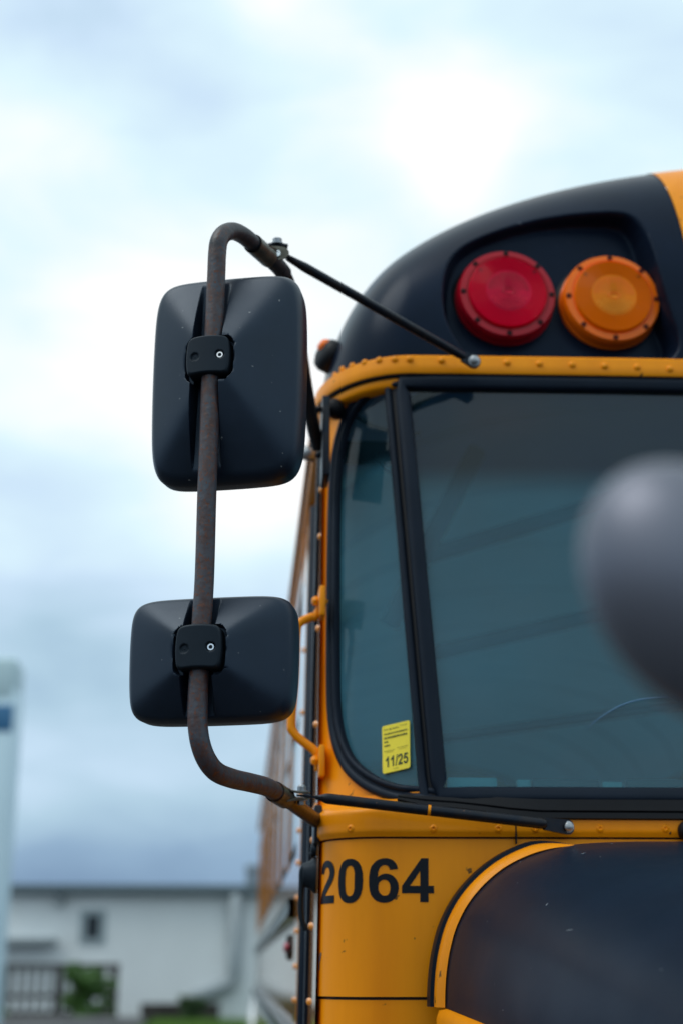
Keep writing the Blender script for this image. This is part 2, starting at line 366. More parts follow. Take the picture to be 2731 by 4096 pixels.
# lower front panels and the riveted cowl flange
def front_sheet(name, z0, z1, nz, off, s_hi, label=None, s_lo=None, extra=None):
    ss = [s for s in SS if s_lo is None or s >= s_lo]+lin(.02, s_hi, 30)
    fn = lambda s, z: S_pt(s, z, off)
    V, F = grid(fn, ss, lin(z0, z1, nz))
    n = len(ss)
    # turned-in edge at bottom and top gives the sheet its thickness
    V2, F2 = grid(lambda s, k: S_pt(s, z0, off-.006*k), ss, [1, 0]); V3, F3 = grid(lambda s, k: S_pt(s, z1, off-.006*k), ss, [0, 1])
    V, F = merge([(V, F), (V2, F2), (V3, F3)])
    return part(name, V, F, 'yellow', bus, True, 50, label)
W_FLAT = 1.2
Z_SEAM = 1.7985; Z_SEAM2 = 1.5585
fp = front_sheet('front_panel', Z_SEAM2+.0025, Z_SEAM-.002, 26, 0, W_FLAT-.088)
lp = front_sheet('lower_front_panel', 1.12, Z_SEAM2-.002, 12, -.003, W_FLAT-.088)
# flange: sweeps out over the lower panel, its top rolls in to the windscreen
def flange(s, k):
    z = Z_SEAM+.001+k*(1.872-Z_SEAM-.001)
    lip = .004+.004*sstep(0, .12, k)-.002*sstep(.3, .8, k)
    return S_pt(s, z, lip)
for (a, b_) in (((-1.12), 1.0),):
    ss = SS+lin(.02, W_FLAT-.088, 30)
    V, F = grid(flange, ss, lin(0, 1, 24)); V2, F2 = grid(lambda s, k: S_pt(s, Z_SEAM+.001, .004-.008*k), ss, [1, 0])
    V, F = merge([(V, F), (V2, F2)]); cowl = part('cowl_flange', V, F, 'yellow', bus, True, 60)
V, F = grid(lambda s, k: S_pt(s, Z_SEAM-.004+.008*k, -.003), ss, [0, 1]); part('seam_sealant', V, F, 'pipe_black', bus)
V, F = grid(lambda s, k: S_pt(s, Z_SEAM2-.004+.008*k, -.005), ss, [0, 1]); part('seam_sealant', V, F, 'pipe_black', bus)

rivet_me = mesh('rivet', *lathe([(.0072, -.001), (.0072, .0008), (.0066, .0022), (.0050, .0038), (.0030, .0046), (.0024, .0036), (.0018, .0030), (.0004, .0030)], 20), 'yellow', True, 50)
rivet_sm = mesh('rivet', *lathe([(.0070, -.001), (.0066, .0012), (.0050, .0034), (.0024, .0046), (.0003, .0048)], 16), 'yellow')
for px in (1411, 1730, 1988, 2135, 2393, 2654):
    p = hit(px, 3316); n = Fn(p)
    link('rivet', rivet_me, cowl, frame(p+n*.0055, n))

# yellow posts and corner below the drip rail (round the windscreen)
OUTER = [(1752, 3196), (1695, 3188), (1600, 3176), (1520, 3150), (1450, 3108), (1395, 3048), (1360, 2960), (1343, 2850), (1338, 2700), (1338, 2400), (1341, 2100), (1348, 1900),
         (1360, 1800), (1385, 1705), (1425, 1625), (1480, 1565), (1545, 1535), (1602, 1524)]
outer3 = [hit(x, y) for x, y in smooth_path([(x, y, 0) for x, y in OUTER], 6) for x, y in [(x, y)]] if False else []
for v in smooth_path([Vector((x, y, 0)) for x, y in OUTER], 6): outer3.append(hit(v.x, v.y))
def s_of(X, z):
    w, d, n, y = shape(z); c = cX(z)
    if X >= c+w: return X-c-w
    u = max(0, min(1, (c+w-X)/w)); return -math.asin(u**(n/2))/(pi/2)
oz = [p.z for p in outer3]; ZB, ZT = min(oz), max(oz)
def sg(z):                                            # right limit of the yellow post at this height
    if z >= ZT: return s_of(outer3[-1].x, z)
    best = None
    for a, b_ in zip(outer3, outer3[1:]):
        if (a.z-z)*(b_.z-z) <= 0 and a.z != b_.z:
            t = (z-a.z)/(b_.z-a.z); x = a.x+(b_.x-a.x)*t; best = x if best is None else min(best, x)
    return s_of(best, z) if best is not None else 0
zz = lin(1.868, ZT-.0015, 60); zz = zz[:-6]+lin(zz[-6], ZT-.0008, 10)
V = []; F = []; K = 22
for z in zz:
    a = max(sg(z), -.98) if z > ZB+.001 else s_of(outer3[0].x, z)
    for i in range(K):
        V.append(S_pt(-1.12+(a+1.12)*i/(K-1), z, .001))
for j in range(len(zz)-1):
    for i in range(K-1): F.append((j*K+i, j*K+i+1, (j+1)*K+i+1, (j+1)*K+i))
part('windscreen_post', V, F, 'yellow', bus)
# strip above the windscreen
V, F = grid(lambda s, z: S_pt(s, z, .0015), [-1.12, -1.0]+lin(-.95, 0, 24)+lin(.01, W_FLAT-.14, 20), lin(ZT-.001, 2.678, 5))
header = part('header_panel', V, F, 'yellow', bus)

# windscreen: rubber, glass
def gasket(name, path3, w, h, closed=False, prof=None, m='rubber'):
    prof = prof or [(-1, -.2), (-1, .55), (-.86, .86), (-.6, .95), (-.32, .80), (-.2, .55), (-.06, .55), (.1, .86), (.5, 1.0), (.86, .84), (1, .5), (1, -.2)]
    pr = [(a*w, b_*h) for a, b_ in prof]
    V, F = sweep(path3, [Fn(p) for p in path3], pr, closed); return part(name, V, F, m, bus, True, 50)
gasket('corner_gasket', list(reversed([p.copy() for p in outer3])), .0145, .012)
def chain(pts, k=10):
    out = []
    for a, b_ in zip(pts, pts[1:]):
        for i in range(k): out.append(hit(a[0]+(b_[0]-a[0])*i/k, a[1]+(b_[1]-a[1])*i/k))
    return out
tl, bl = hit(1608, 1536), hit(1756, 3183)
ztop, zbot = tl.z, bl.z
XR = XC-.012
def on(X, z): return Vector((X, Fy(X, z), z))
loop = [on(tl.x+(bl.x-tl.x)*i/30, ztop+(zbot-ztop)*i/30) for i in range(30)]
loop += [on(bl.x+(XR-bl.x)*i/20, zbot) for i in range(20)]
loop += [on(XR, zbot+(ztop-zbot)*i/20) for i in range(20)]
loop += [on(XR+(tl.x-XR)*i/20, ztop) for i in range(20)]
mg = gasket('windscreen_gasket', loop, .0135, .013, True, [(-1, -.2), (-1, .4), (-.8, .72), (-.4, .8), (0, .95), (.5, 1.0), (.85, .8), (1, .4), (1, -.2)])
lower_trim = [on(hit(1590, 3215).x+(XR-hit(1590, 3215).x)*i/24, bl.z-.0250-.0006*i/24+.0125*(1-sstep(0, .22, i/24))) for i in range(25)]
gasket('windscreen_lower_trim', lower_trim, .0165, .011, False, [(-1, -.2), (-1, .75), (-.35, .8), (-.28, 1.15), (.2, 1.2), (.3, .85), (.4, 1.1), (.95, 1.1), (1, -.2)], 'rubber2')
up_trim = [on(hit(1560, 1500).x+(XR-hit(1560, 1500).x)*i/24, ztop+.0175) for i in range(25)]
gasket('windscreen_upper_trim', up_trim, .008, .010, False, [(-1, -.2), (-1, .5), (0, .9), (1, .5), (1, -.2)], 'rubber2')
# seam between the two rubbers
zz = lin(zbot, ztop, 24)
def mainL(z): return tl.x+(bl.x-tl.x)*(ztop-z)/(ztop-zbot)
V, F = grid(lambda u, z: on(mainL(z)-.0165+.006*u, z)+Vector((-.001, -.0035, 0)), [-1, 0, 1], zz); part('gasket_seam', V, F, 'pipe_black', bus)
sp = [on(mainL(z)-.0235, z)+Vector((0, -.002, 0)) for z in lin(zbot-.004, ztop, 24)]
gasket('divider_gasket', sp, .0072, .0105, False, [(-1, -.2), (-1, .5), (-.5, .9), (.5, .9), (1, .5), (1, -.2)])
def solid_sheet(name, fn, us, vs, m, th=.005):
    V, F = grid(fn, us, vs); return part(name, V, F, m, bus)
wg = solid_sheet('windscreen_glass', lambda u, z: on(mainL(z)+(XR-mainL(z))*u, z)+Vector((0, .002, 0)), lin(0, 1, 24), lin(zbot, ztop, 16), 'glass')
zc = lin(ZB, ZT, 40); V = []; F = []; K = 16
for z in zc:
    a = sg(z) if z > ZB+.003 else s_of(mainL(z)-.05, z)
    b_ = s_of(mainL(min(z, ztop))-.02, z); a = min(a, b_)
    for i in range(K): V.append(S_pt(a+(b_-a)*i/(K-1), z, -.002))
for j in range(len(zc)-1):
    for i in range(K-1): F.append((j*K+i, j*K+i+1, (j+1)*K+i+1, (j+1)*K+i))
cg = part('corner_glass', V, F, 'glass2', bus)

# inspection sticker on the corner glass
def sh_p(px, py): return hit(px, py)
A, B, C_, D_ = sh_p(1533, 3098), sh_p(1643, 3072), sh_p(1641, 2882), sh_p(1530, 2908)
def stk(u, v, off=.001):
    p = A*(1-u)*(1-v)+B*u*(1-v)+C_*u*v+D_*(1-u)*v
    n = (B-A).cross(D_-A).normalized(); n = n if n.y < 0 else -n
    return p+n*(.003+off)
def rr(w, h, r, k=5):
    out = []
    for cx_, cy_, a0 in ((w-r, r, -90), (w-r, h-r, 0), (r, h-r, 90), (r, r, 180)):
        for i in range(k+1):
            a = radians(a0+90*i/k); out.append((cx_+r*cos(a), cy_+r*sin(a)))
    return out
o2 = rr(1, 1.6, .07); top = [stk(x, y/1.6, 0) for x, y in o2]; bot = [stk(x, y/1.6, -.0004) for x, y in o2]; n = len(top)
sticker = part('inspection_sticker', top+bot, [tuple(range(n))]+[(i, (i+1) % n, n+(i+1) % n, n+i) for i in range(n)], 'sticker', bus, False, None, 'yellow inspection sticker marked 11/25')

# ------------------------------------------------------------------ lettering
G = {
 '4': ['M638 0V295H38V541L674 1472H910V542H1092V295H910V0Z', 'M638 542V1043L301 542Z'],
 '2': ['M1036 261V0H49Q65 148 145 280Q225 413 461 632Q651 809 694 872Q752 959 752 1044Q752 1138 701 1188Q651 1239 562 1239Q474 1239 422 1186Q370 1133 362 1010L81 1038Q106 1270 238 1371Q370 1472 568 1472Q785 1472 909 1355Q1033 1238 1033 1064Q1033 965 997 875Q962 786 885 688Q834 623 701 501Q568 379 532 339Q497 299 475 261Z'],
 '6': ['M1044 1107L772 1077Q762 1161 720 1201Q678 1241 611 1241Q522 1241 460 1161Q399 1081 383 828Q488 952 644 952Q820 952 945 818Q1071 684 1071 472Q1071 247 939 111Q807 -25 600 -25Q378 -25 235 147Q92 320 92 713Q92 1116 241 1294Q390 1472 628 1472Q795 1472 904 1378Q1014 1285 1044 1107Z',
       'M407 494Q407 357 470 282Q533 208 614 208Q692 208 744 269Q796 330 796 469Q796 612 740 678Q684 745 600 745Q519 745 463 681Q407 618 407 494Z'],
 '0': ['M563 1472Q776 1472 896 1320Q1039 1140 1039 723Q1039 307 895 125Q776 -25 563 -25Q349 -25 218 139Q87 304 87 725Q87 1139 231 1322Q350 1472 563 1472Z',
       'M563 1239Q512 1239 472 1206Q432 1174 410 1090Q381 981 381 723Q381 465 407 368Q433 272 472 240Q512 208 563 208Q614 208 654 240Q694 273 716 357Q745 465 745 723Q745 981 719 1077Q693 1174 653 1206Q614 1239 563 1239Z'],
 '1': ['M806 0H525V1059Q371 915 162 846V1101Q272 1137 401 1237Q530 1338 578 1472H806Z'],
 '5': ['M91 377L371 406Q383 311 442 255Q501 200 578 200Q666 200 727 271Q788 343 788 487Q788 622 727 689Q667 757 570 757Q449 757 353 650L125 683L269 1446H1012V1183H482L438 934Q532 981 630 981Q817 981 947 845Q1077 709 1077 492Q1077 311 972 169Q829 -25 575 -25Q372 -25 244 84Q116 193 91 377Z'],
 '/': ['M-5 -25L360 1497H568L206 -25Z'],
 'Y': ['M543 0V617L6 1466H353L698 886L1036 1466H1377L838 615V0Z'],
}
def outline(d, q=6):
    import re
    pts = []; cur = (0, 0)
    for cmd, args in re.findall(r'([MLHVQZ])([^MLHVQZ]*)', d):
        a = [float(x) for x in args.split()]
        if cmd in 'ML': cur = (a[0], a[1]); pts.append(cur)
        elif cmd == 'H': cur = (a[0], cur[1]); pts.append(cur)
        elif cmd == 'V': cur = (cur[0], a[0]); pts.append(cur)
        elif cmd == 'Q':
            for i in range(1, q+1):
                t = i/q; pts.append(((1-t)**2*cur[0]+2*t*(1-t)*a[0]+t*t*a[2], (1-t)**2*cur[1]+2*t*(1-t)*a[1]+t*t*a[3]))
            cur = (a[2], a[3])
    out = [pts[0]]
    for p in pts[1:]:
        if abs(p[0]-out[-1][0])+abs(p[1]-out[-1][1]) > .5: out.append(p)
    if abs(out[0][0]-out[-1][0])+abs(out[0][1]-out[-1][1]) < .5: out.pop()
    return out
def glyph(ch, fn, name, m, parent, slices=0, label=None):
    """fn maps glyph units to a point of the surface"""
    loops = [outline(d) for d in G[ch]]
    tri = tessellate_polygon([[Vector((x, y, 0)) for x, y in l] for l in loops])
    flat = [p for l in loops for p in l]
    bm = bmesh.new(); vs = [bm.verts.new((x, y, 0)) for x, y in flat]
    for t in tri:
        try: bm.faces.new([vs[i] for i in t])
        except ValueError: pass
    for k in range(1, slices):
        x = 1150*k/slices
        bmesh.ops.bisect_plane(bm, geom=list(bm.verts)+list(bm.edges)+list(bm.faces), plane_co=(x, 0, 0), plane_no=(1, 0, 0))
    for v in bm.verts: v.co = fn(v.co.x, v.co.y)
    me = bpy.data.meshes.new(name); bm.to_mesh(me); bm.free(); me.materials.append(M[m])
    return link(name, me, parent, None, label)
# arc length along the plan curve of the front panel -> s
zn = 1.73; tab = [0.0]; sv_ = lin(0, -1.0, 200); pr_ = S_pt(0, zn)
for s in sv_[1:]:
    q_ = S_pt(s, zn); tab.append(tab[-1]+(q_-pr_).length); pr_ = q_
def s_arc(x):                                         # x metres right of the corner's start
    if x >= 0: return x
    for i in range(1, len(tab)):
        if tab[i] >= -x: return sv_[i]
    return -1-(-x-tab[-1])
p4 = hit(1598, 3608); zb = p4.z; ht = hit(1700, 3433).z-zb; k_ = ht/1472
x4 = p4.x-cX(zb)-.088; base4 = x4-38*k_*1.05+.003
for ch, i in (('4', 0), ('6', 1), ('0', 2), ('2', 3)):
    x0 = base4-i*1139*k_*1.05
    glyph(ch, lambda x, y, x0=x0: S_pt(s_arc(x0+x*k_*1.05), zb+y*k_, .0009), 'number_digit', 'decal', fp, 14)
kk = .026/1466; pyy = PY(1290, 3880, 2.32)
glyph('Y', lambda x, y: S_pt(s_arc(tab[-1]*-1+.012+x*kk*.9), pyy.z+y*kk, .0009), 'side_letter', 'decal_grey', fp, 10)
for j in range(5):
    za = pyy.z-.02-j*.011
    V, F = grid(lambda u, v: S_pt(s_arc(-tab[-1]+.002+u*.012), za+v*.007, .0009), [0, .5, 1], [0, 1]); part('side_letter', V, F, 'decal_grey', fp)
# sticker print
x = .10
for ch, adv in (('1', 1139), ('1', 1139), ('/', 569), ('2', 1139), ('5', 1139)):
    kx = .84/5125; ky = .22/1472
    glyph(ch, lambda gx, gy, x=x: stk(x+gx*kx, .115+gy*ky, .0006), 'sticker_digit', 'ink', sticker); x += adv*kx
def marks(y, x0, x1, h, m, seedn):
    rnd = random.Random(seedn); x = x0; ps = []
    while x < x1:
        w = rnd.uniform(.012, .034); w = min(w, x1-x)
        ps.append(([stk(x, y, .0006), stk(x+w, y, .0006), stk(x+w, y+h*rnd.uniform(.7, 1), .0006), stk(x, y+h, .0006)], [(0, 1, 2, 3)])); x += w+rnd.uniform(.006, .02)
    V, F = merge(ps); part('fine_print', V, F, m, sticker, False)
for i, a in enumerate(((.90, .08, .24, .02, 'ink2'), (.905, .35, .60, .016, 'ink2'), (.925, .66, .90, .014, 'ink2'), (.895, .36, .6, .01, 'ink2'), (.80, .08, .92, .03, 'ink'), (.71, .08, .92, .042, 'ink'),
                       (.63, .08, .22, .035, 'ink'), (.55, .08, .30, .035, 'ink'), (.45, .08, .46, .012, 'ink2'), (.42, .16, .40, .010, 'ink2'), (.47, .55, .92, .012, 'ink2'), (.435, .62, .86, .010, 'ink2'), (.05, .40, .58, .014, 'ink2'))):
    marks(a[0], a[1], a[2], a[3], a[4], i)
V, F = merge([([stk(.30+.028*cos(q*pi/4), .905+.020*sin(q*pi/4), .0006) for q in range(8)], [tuple(range(8))])]); part('emblem_dot', V, F, 'ink', sticker, False)

# ------------------------------------------------------------------ drip rail and roof cap
def shape_cap(z): return .155, .20, 2.0, 2.405
def D_pt(s, z, off=0): return S_pt(s, z, off, shape_cap)
ss = [-9.8, -6, -3, -2, -1.5, -1.2]+[-1.08, -1.0, -.96]+lin(-.92, 0, 26)+lin(.04, W_FLAT-.155, 24)
def railsec(k):                                       # profile: tucked lower edge, upright strip, top turned in
    return [(-.004, 2.650), (.020, 2.6495), (.0215, 2.652), (.0205, 2.668), (.018, 2.684), (.012, 2.689), (-.004, 2.690)][k]
V = []; K = 7
for s in ss:
    for k in range(K):
        o_, z_ = railsec(k); V.append(D_pt(s, z_, o_))
F = [(i*K+k, (i+1)*K+k, (i+1)*K+k+1, i*K+k+1) for i in range(len(ss)-1) for k in range(K-1)]
drip = part('drip_rail', V, F, 'yellow', bus, True, 40)
V = []
for s in ss:
    for o_, z_ in ((-.01, 2.646), (.017, 2.6445), (.0185, 2.6475), (.0185, 2.6497)): V.append(D_pt(s, z_, o_))
F = [(i*4+k, (i+1)*4+k, (i+1)*4+k+1, i*4+k+1) for i in range(len(ss)-1) for k in range(3)]
part('drip_rail_seal', V, F, 'rubber2', bus)
V = []
for s in ss:
    for o_, z_ in ((-.012, 2.624), (.008, 2.626), (.0125, 2.6315), (.0125, 2.643), (.006, 2.6455)): V.append(D_pt(s, z_, o_))
F = [(i*5+k, (i+1)*5+k, (i+1)*5+k+1, i*5+k+1) for i in range(len(ss)-1) for k in range(4)]
part('header_lip', V, F, 'yellow', bus, True, 50)
def drip_hit(px, py):
    d = raydir(px, py); t = 2.0
    def fy(X):
        c = cX(2.66); u = max(0, min(1, (c+.155-X)/.155)); return 2.405-.021+bow(X)+.2*(1-sqrt(1-u*u))
    while t < 3.4:
        p = CAM+d*t
        if p.y >= fy(p.x): return p
        t += .001
for px, py in ((1340, 1502), (1368, 1478), (1407, 1464), (1457, 1451), (1515, 1441), (1577, 1437), (1638, 1436), (1765, 1441), (2027, 1450), (2156, 1455), (2287, 1459), (2416, 1464), (2546, 1469), (2677, 1476)):
    p = drip_hit(px, py); c = cX(2.66); u = max(0, min(.97, (c+.155-p.x)/.155)); dx = -.2*u/sqrt(1-u*u)/.155
    link('rivet', rivet_sm, drip, frame(p, (dx, -1, .1)))

HR, PR, LC, ZD = .58, 2.25, .30, 2.686
def hX(X):
    a = XC-cX(2.68); q = min(1, abs(XC-X)/a); return HR*(1-q**PR)**(1/PR)
def cap_pt(s, f):
    """f 0..1 from the drip rail up and back to the crown"""
    b0 = D_pt(s, ZD, 0) if s >= -1 else D_pt(-1, ZD, 0)
    h = hX(b0.x); a = f*pi/2; m_ = 2.35
    return Vector((b0.x, b0.y+LC*(1-cos(a)**(2/m_)), ZD+h*sin(a)**(2/m_)))
POCK = [(1880, 1412), (1815, 1335), (1778, 1240), (1776, 1115), (1815, 1020), (1900, 960), (2050, 905), (2225, 868), (2400, 852), (2500, 858), (2560, 900), (2600, 975),
        (2645, 1120), (2690, 1270), (2712, 1345), (2700, 1405), (2640, 1424), (2300, 1420), (2000, 1418)]
def cap_y(X, Z):
    c = cX(2.68); u = max(0, min(.999, (c+.155-X)/.155)); y0 = 2.405+bow(X)+.2*(1-sqrt(1-u*u)); h = hX(X)
    q = max(0, min(.999, (Z-ZD)/h)); return y0+LC*(1-(1-q**2.35)**(1/2.35))
def cap_hit(px, py):
    d = raydir(px, py); t = 2.4
    while t < 3.6:
        p = CAM+d*t
        if p.y >= cap_y(p.x, p.z): return p
        t += .002
    return p
poly = [cap_hit(v.x, v.y) for v in smooth_path([Vector((x, y, 0)) for x, y in POCK], 4, True)]
poly = [(p.x, p.z) for p in poly]
def sd_poly(x, y):
    best = 1e9; inside = False; n = len(poly)
    for i in range(n):
        ax, ay = poly[i]; bx, by = poly[(i+1) % n]
        ex, ey = bx-ax, by-ay; wx, wy = x-ax, y-ay; t = max(0, min(1, (wx*ex+wy*ey)/(ex*ex+ey*ey+1e-12)))
        dx, dy = wx-ex*t, wy-ey*t; best = min(best, dx*dx+dy*dy)
        if (ay > y) != (by > y) and x < (bx-ax)*(y-ay)/(by-ay)+ax: inside = not inside
    return sqrt(best)*(-1 if inside else 1)
XP0, XP1 = min(p[0] for p in poly)-.02, max(p[0] for p in poly)+.02
def pocket_y(X, Z): return 2.478+.12*(Z-2.70)+.02*bow(X)
def cap_full(s, f):
    p = cap_pt(s, f)
    if XP0 < p.x < XP1 and f < .8:
        d = sd_poly(p.x, p.z)
        if d < .012:
            # rounded lip, then the wall down to the flat back
            k = sstep(.004, -.012, d); py_ = max(pocket_y(p.x, p.z), p.y+.012)
            p = Vector((p.x, p.y+(py_-p.y)*k, p.z))
    return p
XB0, XB1 = 2650, 2731
eb = cap_hit(2731, 905)
def s_split(f): return (cap_hit(2668, 800).x if f > .6 else 0)
# black/yellow paint line: a line slanting outwards at the crown
def cap_fs(px, py):
    p = cap_hit(px, py); q = min(1, (p.z-ZD)/hX(p.x)); return math.asin(q**(2.35/2))/(pi/2), p.x-cX(ZD)-.155
(f_a, s_a), (f_b, s_b) = cap_fs(2731, 960), cap_fs(2668, 765)
def ub(f): return max(.3, min(1.0, s_a+(s_b-s_a)*(f-f_a)/(f_b-f_a)))
us = [-1.0, -.985, -.97]+lin(-.95, 0, 34)
fl = lin(0, .82, 150)+lin(.83, 1, 16)
nu = 190
def capf(u, f):                                       # u<0 corner, 0..1 spreads to the paint line
    return cap_full(u if u <= 0 else u*ub(f), f)
V, F = grid(capf, us+lin(.005, 1, nu), fl)
cap = part('roof_cap', V, F, 'black_cap', bus, True, None, 'black roof cap with recessed lamp pocket')
V, F = grid(lambda u, f: cap_pt(ub(f)+.0005+(W_FLAT-.155-ub(f))*u, f)+Vector((0, -.0012, .001)), lin(0, 1, 20), lin(0, 1, 30))
mirrored(part('roof_cap_centre', V, F, 'yellow', bus))
# roof behind the cap, to the rear of the bus
YEND = 11.6
def roof_pt(u, y): X = cX(2.68)+(XC-cX(2.68))*(1-cos(u*pi/2)); return Vector((X, y, ZD+hX(X)-.004))
V, F = grid(roof_pt, lin(0, 1, 40), [2.705, 3.2, 4, 6, 8, 10, YEND-.2, YEND]); roof = part('roof', V, F, 'yellow_side', bus)
for q_ in lin(3.6, 11.2, 12):
    V, F = grid(lambda u, y: roof_pt(u, q_+y*.03)+Vector((0, 0, .006)), lin(0, 1, 24), [0, .5, 1]); part('roof_seam', V, F, 'yellow_side', bus)

# warning lamps
def lamp(px, py, mats, label):
    c = PY(px, py, 2.452); R_ = .0945; o = .012
    nrm = Vector((0.02, -1, .04)); mw = frame(c, nrm)
    lm, core, rim, hole = mats
    prof = [(R_+.002, -.055), (R_+.002, -.030), (R_, -.028), (R_, -.006), (R_-.003, .000), (R_-.014, .0012), (R_-.0150, -.0008), (R_-.0175, -.0008), (R_-.0185, .0035)]
    V, F = lathe(prof, 64); F = F[:-1]
    root = link('warning_lamp', mesh('warning_lamp', V, F, rim, True, 40), bus, mw, label)
    pr2 = [(R_-.0185, .0035)]
    r = R_-.020
    while r > .012:
        pr2 += [(r, .0052+.006*(1-(r/R_)**2)), (r-.0016, .0064+.006*(1-(r/R_)**2)), (r-.0036, .0052+.006*(1-(r/R_)**2))]; r -= .0048
    i0 = next(i for i, q in enumerate(pr2) if q[0] < .045)
    V, F = lathe(pr2[:i0+1], 64); F = F[:-1]; link('lens', mesh('lens', V, F, lm+'_t', True, 60), root, mw)
    V, F = lathe([(R_-.0185, .001), (R_-.022, -.006), (.060, -.022), (.040, -.034), (.020, -.040), (.001, -.041)], 48); link('reflector', mesh('reflector', V, F, 'bowl', True, 60), root, mw)
    V, F = lathe([(.011, -.041), (.011, -.020), (.008, -.012), (.001, -.010)], 16); link('bulb', mesh('bulb', V, F, 'bowl'), root, mw)
    V, F = lathe([(r_, h) for r_, h in pr2[i0:]]+[(.0005, .0105)], 64); link('lens_core', mesh('lens_core', V, F, core, True, 60), root, mw)
    # ribs of the reflector seen through the core
    ps = []
    for x in lin(-.033, .033, 11): yb = -sqrt(max(0, .038**2-x*x)); ps.append(box(x-.0007, x+.0007, yb, -.003-.010*abs(x)/.033, .0100, .0113))
    V, F = merge(ps); link('lens_rib', mesh('lens_rib', V, F, lm+'_hot', False), root, mw, None, 'stuff')
    ps = []
    for y in lin(.004, .036, 7): xb = sqrt(.040**2-y*y); ps.append(box(-xb, xb, y-.0012, y+.0012, .0100, .0113))
    V, F = merge(ps); link('reflector_line', mesh('reflector_line', V, F, rim, False), root, mw, None, 'stuff')
    V, F = lathe([(.013, .0100), (.013, .0118), (.010, .0122), (.010, .0102)], 20); V = [Vector((v.x, v.y*.5-.002, v.z)) for v in V]; link('bulb_ring', mesh('bulb_ring', V, F[:-1], rim), root, mw)
    sc_ = mesh('lens_screw', *lathe([(.0054, -.002), (.0054, .0010), (.0040, .0018), (.0034, .0004), (.0004, .0004)], 14), hole, True, 40)
    for q in range(8):
        a = radians(90+q*45); link('lens_screw', sc_, root, mw @ Matrix.Translation((cos(a)*(R_-.0085), sin(a)*(R_-.0085), .0005)))
    sc2 = mesh('lens_stud', *lathe([(.0042, 0), (.0038, .0018), (.0004, .002)], 12), hole)
    for a in (40, 140):
        a = radians(a); link('lens_stud', sc2, root, mw @ Matrix.Translation((cos(a)*.068, sin(a)*.068, .0065)))
    # black rubber boot behind the lamp
    V, F = lathe([(R_+.012, -.06), (R_+.010, -.048), (R_+.003, -.042), (R_-.01, -.040)], 48); link('lamp_boot', mesh('lamp_boot', V, F[:-1], 'pipe_black'), root, mw)
    # sloping ledge under the lamp
    return root
lamp(2028, 1172, ('red', 'red_in', 'red_dk', 'hole_r'), 'red round warning lamp')
lamp(2448, 1190, ('amber', 'amber_in', 'amber_dk', 'hole_a'), 'amber round warning lamp')

# clearance lamp at the corner of the cap
pc = Vector((cX(2.74)+.035, 2.60, 2.745)); pc = PY(1318, 1425, 2.60)
mw = frame(pc, Vector((-.85, -.45, .25)))
V, F = lathe([(.036, -.04), (.037, .006), (.032, .016), (.020, .022)], 24); V = [Vector((v.x, v.y*.9, v.z)) for v in V]; cl_ = link('clearance_lamp', mesh('clearance_lamp', V, F, 'pipe_black', True, 40), bus, mw @ Matrix.Rotation(0, 4, 'Z'))
V, F = lathe([(.026, .004), (.025, .018), (.018, .025), (.001, .027)], 24); V = [Vector((v.x*.75, v.y*.55+.016, v.z)) for v in V]; link('lens', mesh('lens', V, F, 'amber_dk'), cl_, mw)

rivet_side = rivet_sm.copy(); rivet_side.materials.clear(); rivet_side.materials.append(M['yellow_side'])
# ------------------------------------------------------------------ side of the bus
def side(y, z, out=0): return Vector((cX(z)-out, y, z))
def panel(name, y0, y1, z0, z1, out, m, ny=4, nz=6, parent=None, kind=None):
    V, F = grid(lambda y, z: side(y, z, out), lin(y0, y1, ny), lin(z0, z1, nz)); n1 = len(V)
    # returned edges
    V2, F2 = grid(lambda k, z: side(y0, z, out-.02*k), [1, 0], lin(z0, z1, nz)); V3, F3 = grid(lambda k, z: side(y1, z, out-.02*k), [0, 1], lin(z0, z1, nz))
    V4, F4 = grid(lambda y, k: side(y, z0, out-.02*k), lin(y0, y1, ny), [1, 0]); V5, F5 = grid(lambda y, k: side(y, z1, out-.02*k), lin(y0, y1, ny), [0, 1])
    V, F = merge([(V, F), (V2, F2), (V3, F3), (V4, F4), (V5, F5)])
    return part(name, V, F, m, parent or bus, False, None, None, kind)
yf = 2.38
def y_at(px): return PX(px, 3600, cX(1.8)).y
V, F = grid(lambda k, z: side(sum(shape(z)[i] for i in (1, 3))+.004+(2.598-(sum(shape(z)[i] for i in (1, 3))+.004))*k, z, .0035), [0, .5, 1], lin(1.1, 2.645, 60))
post = part('front_post', V, F, 'yellow_side', bus, True, 40)
for py in (1960, 2147, 2515, 2898, 3047, 3362, 3705, 4007):
    z = PY(1280, py, 2.56).z; link('rivet', rivet_side, post, frame(side(2.56, z, .0038), (-1, 0, 0)))
panel('door_seal', 2.60, 2.64, .5, 2.60, .010, 'rubber')
def ring(name, y0, y1, z0, z1, b, out, m, mids=()):
    V = []; F = []
    def strip(a0, a1, c0, c1):
        for fr_ in [grid(lambda y, z: side(y, z, out), [a0, a1], lin(c0, c1, 4)), grid(lambda k, z: side(a0, z, out-.02*k), [1, 0], [c0, c1]), grid(lambda k, z: side(a1, z, out-.02*k), [0, 1], [c0, c1]),
                    grid(lambda y, k: side(y, c0, out-.02*k), [a0, a1], [1, 0]), grid(lambda y, k: side(y, c1, out-.02*k), [a0, a1], [0, 1])]:
            o = len(V); V.extend(fr_[0]); F.extend([tuple(i+o for i in q) for q in fr_[1]])
    strip(y0, y0+b, z0, z1); strip(y1-b, y1, z0, z1); strip(y0+b, y1-b, z0, z0+b); strip(y0+b, y1-b, z1-b, z1)
    for z in mids: strip(y0+b, y1-b, z-b*.4, z+b*.4)
    return part(name, V, F, m, bus, False)
door = ring('entrance_door', 2.642, 3.128, .5, 2.58, .04, -.004, 'rubber2', (.7, 1.5))
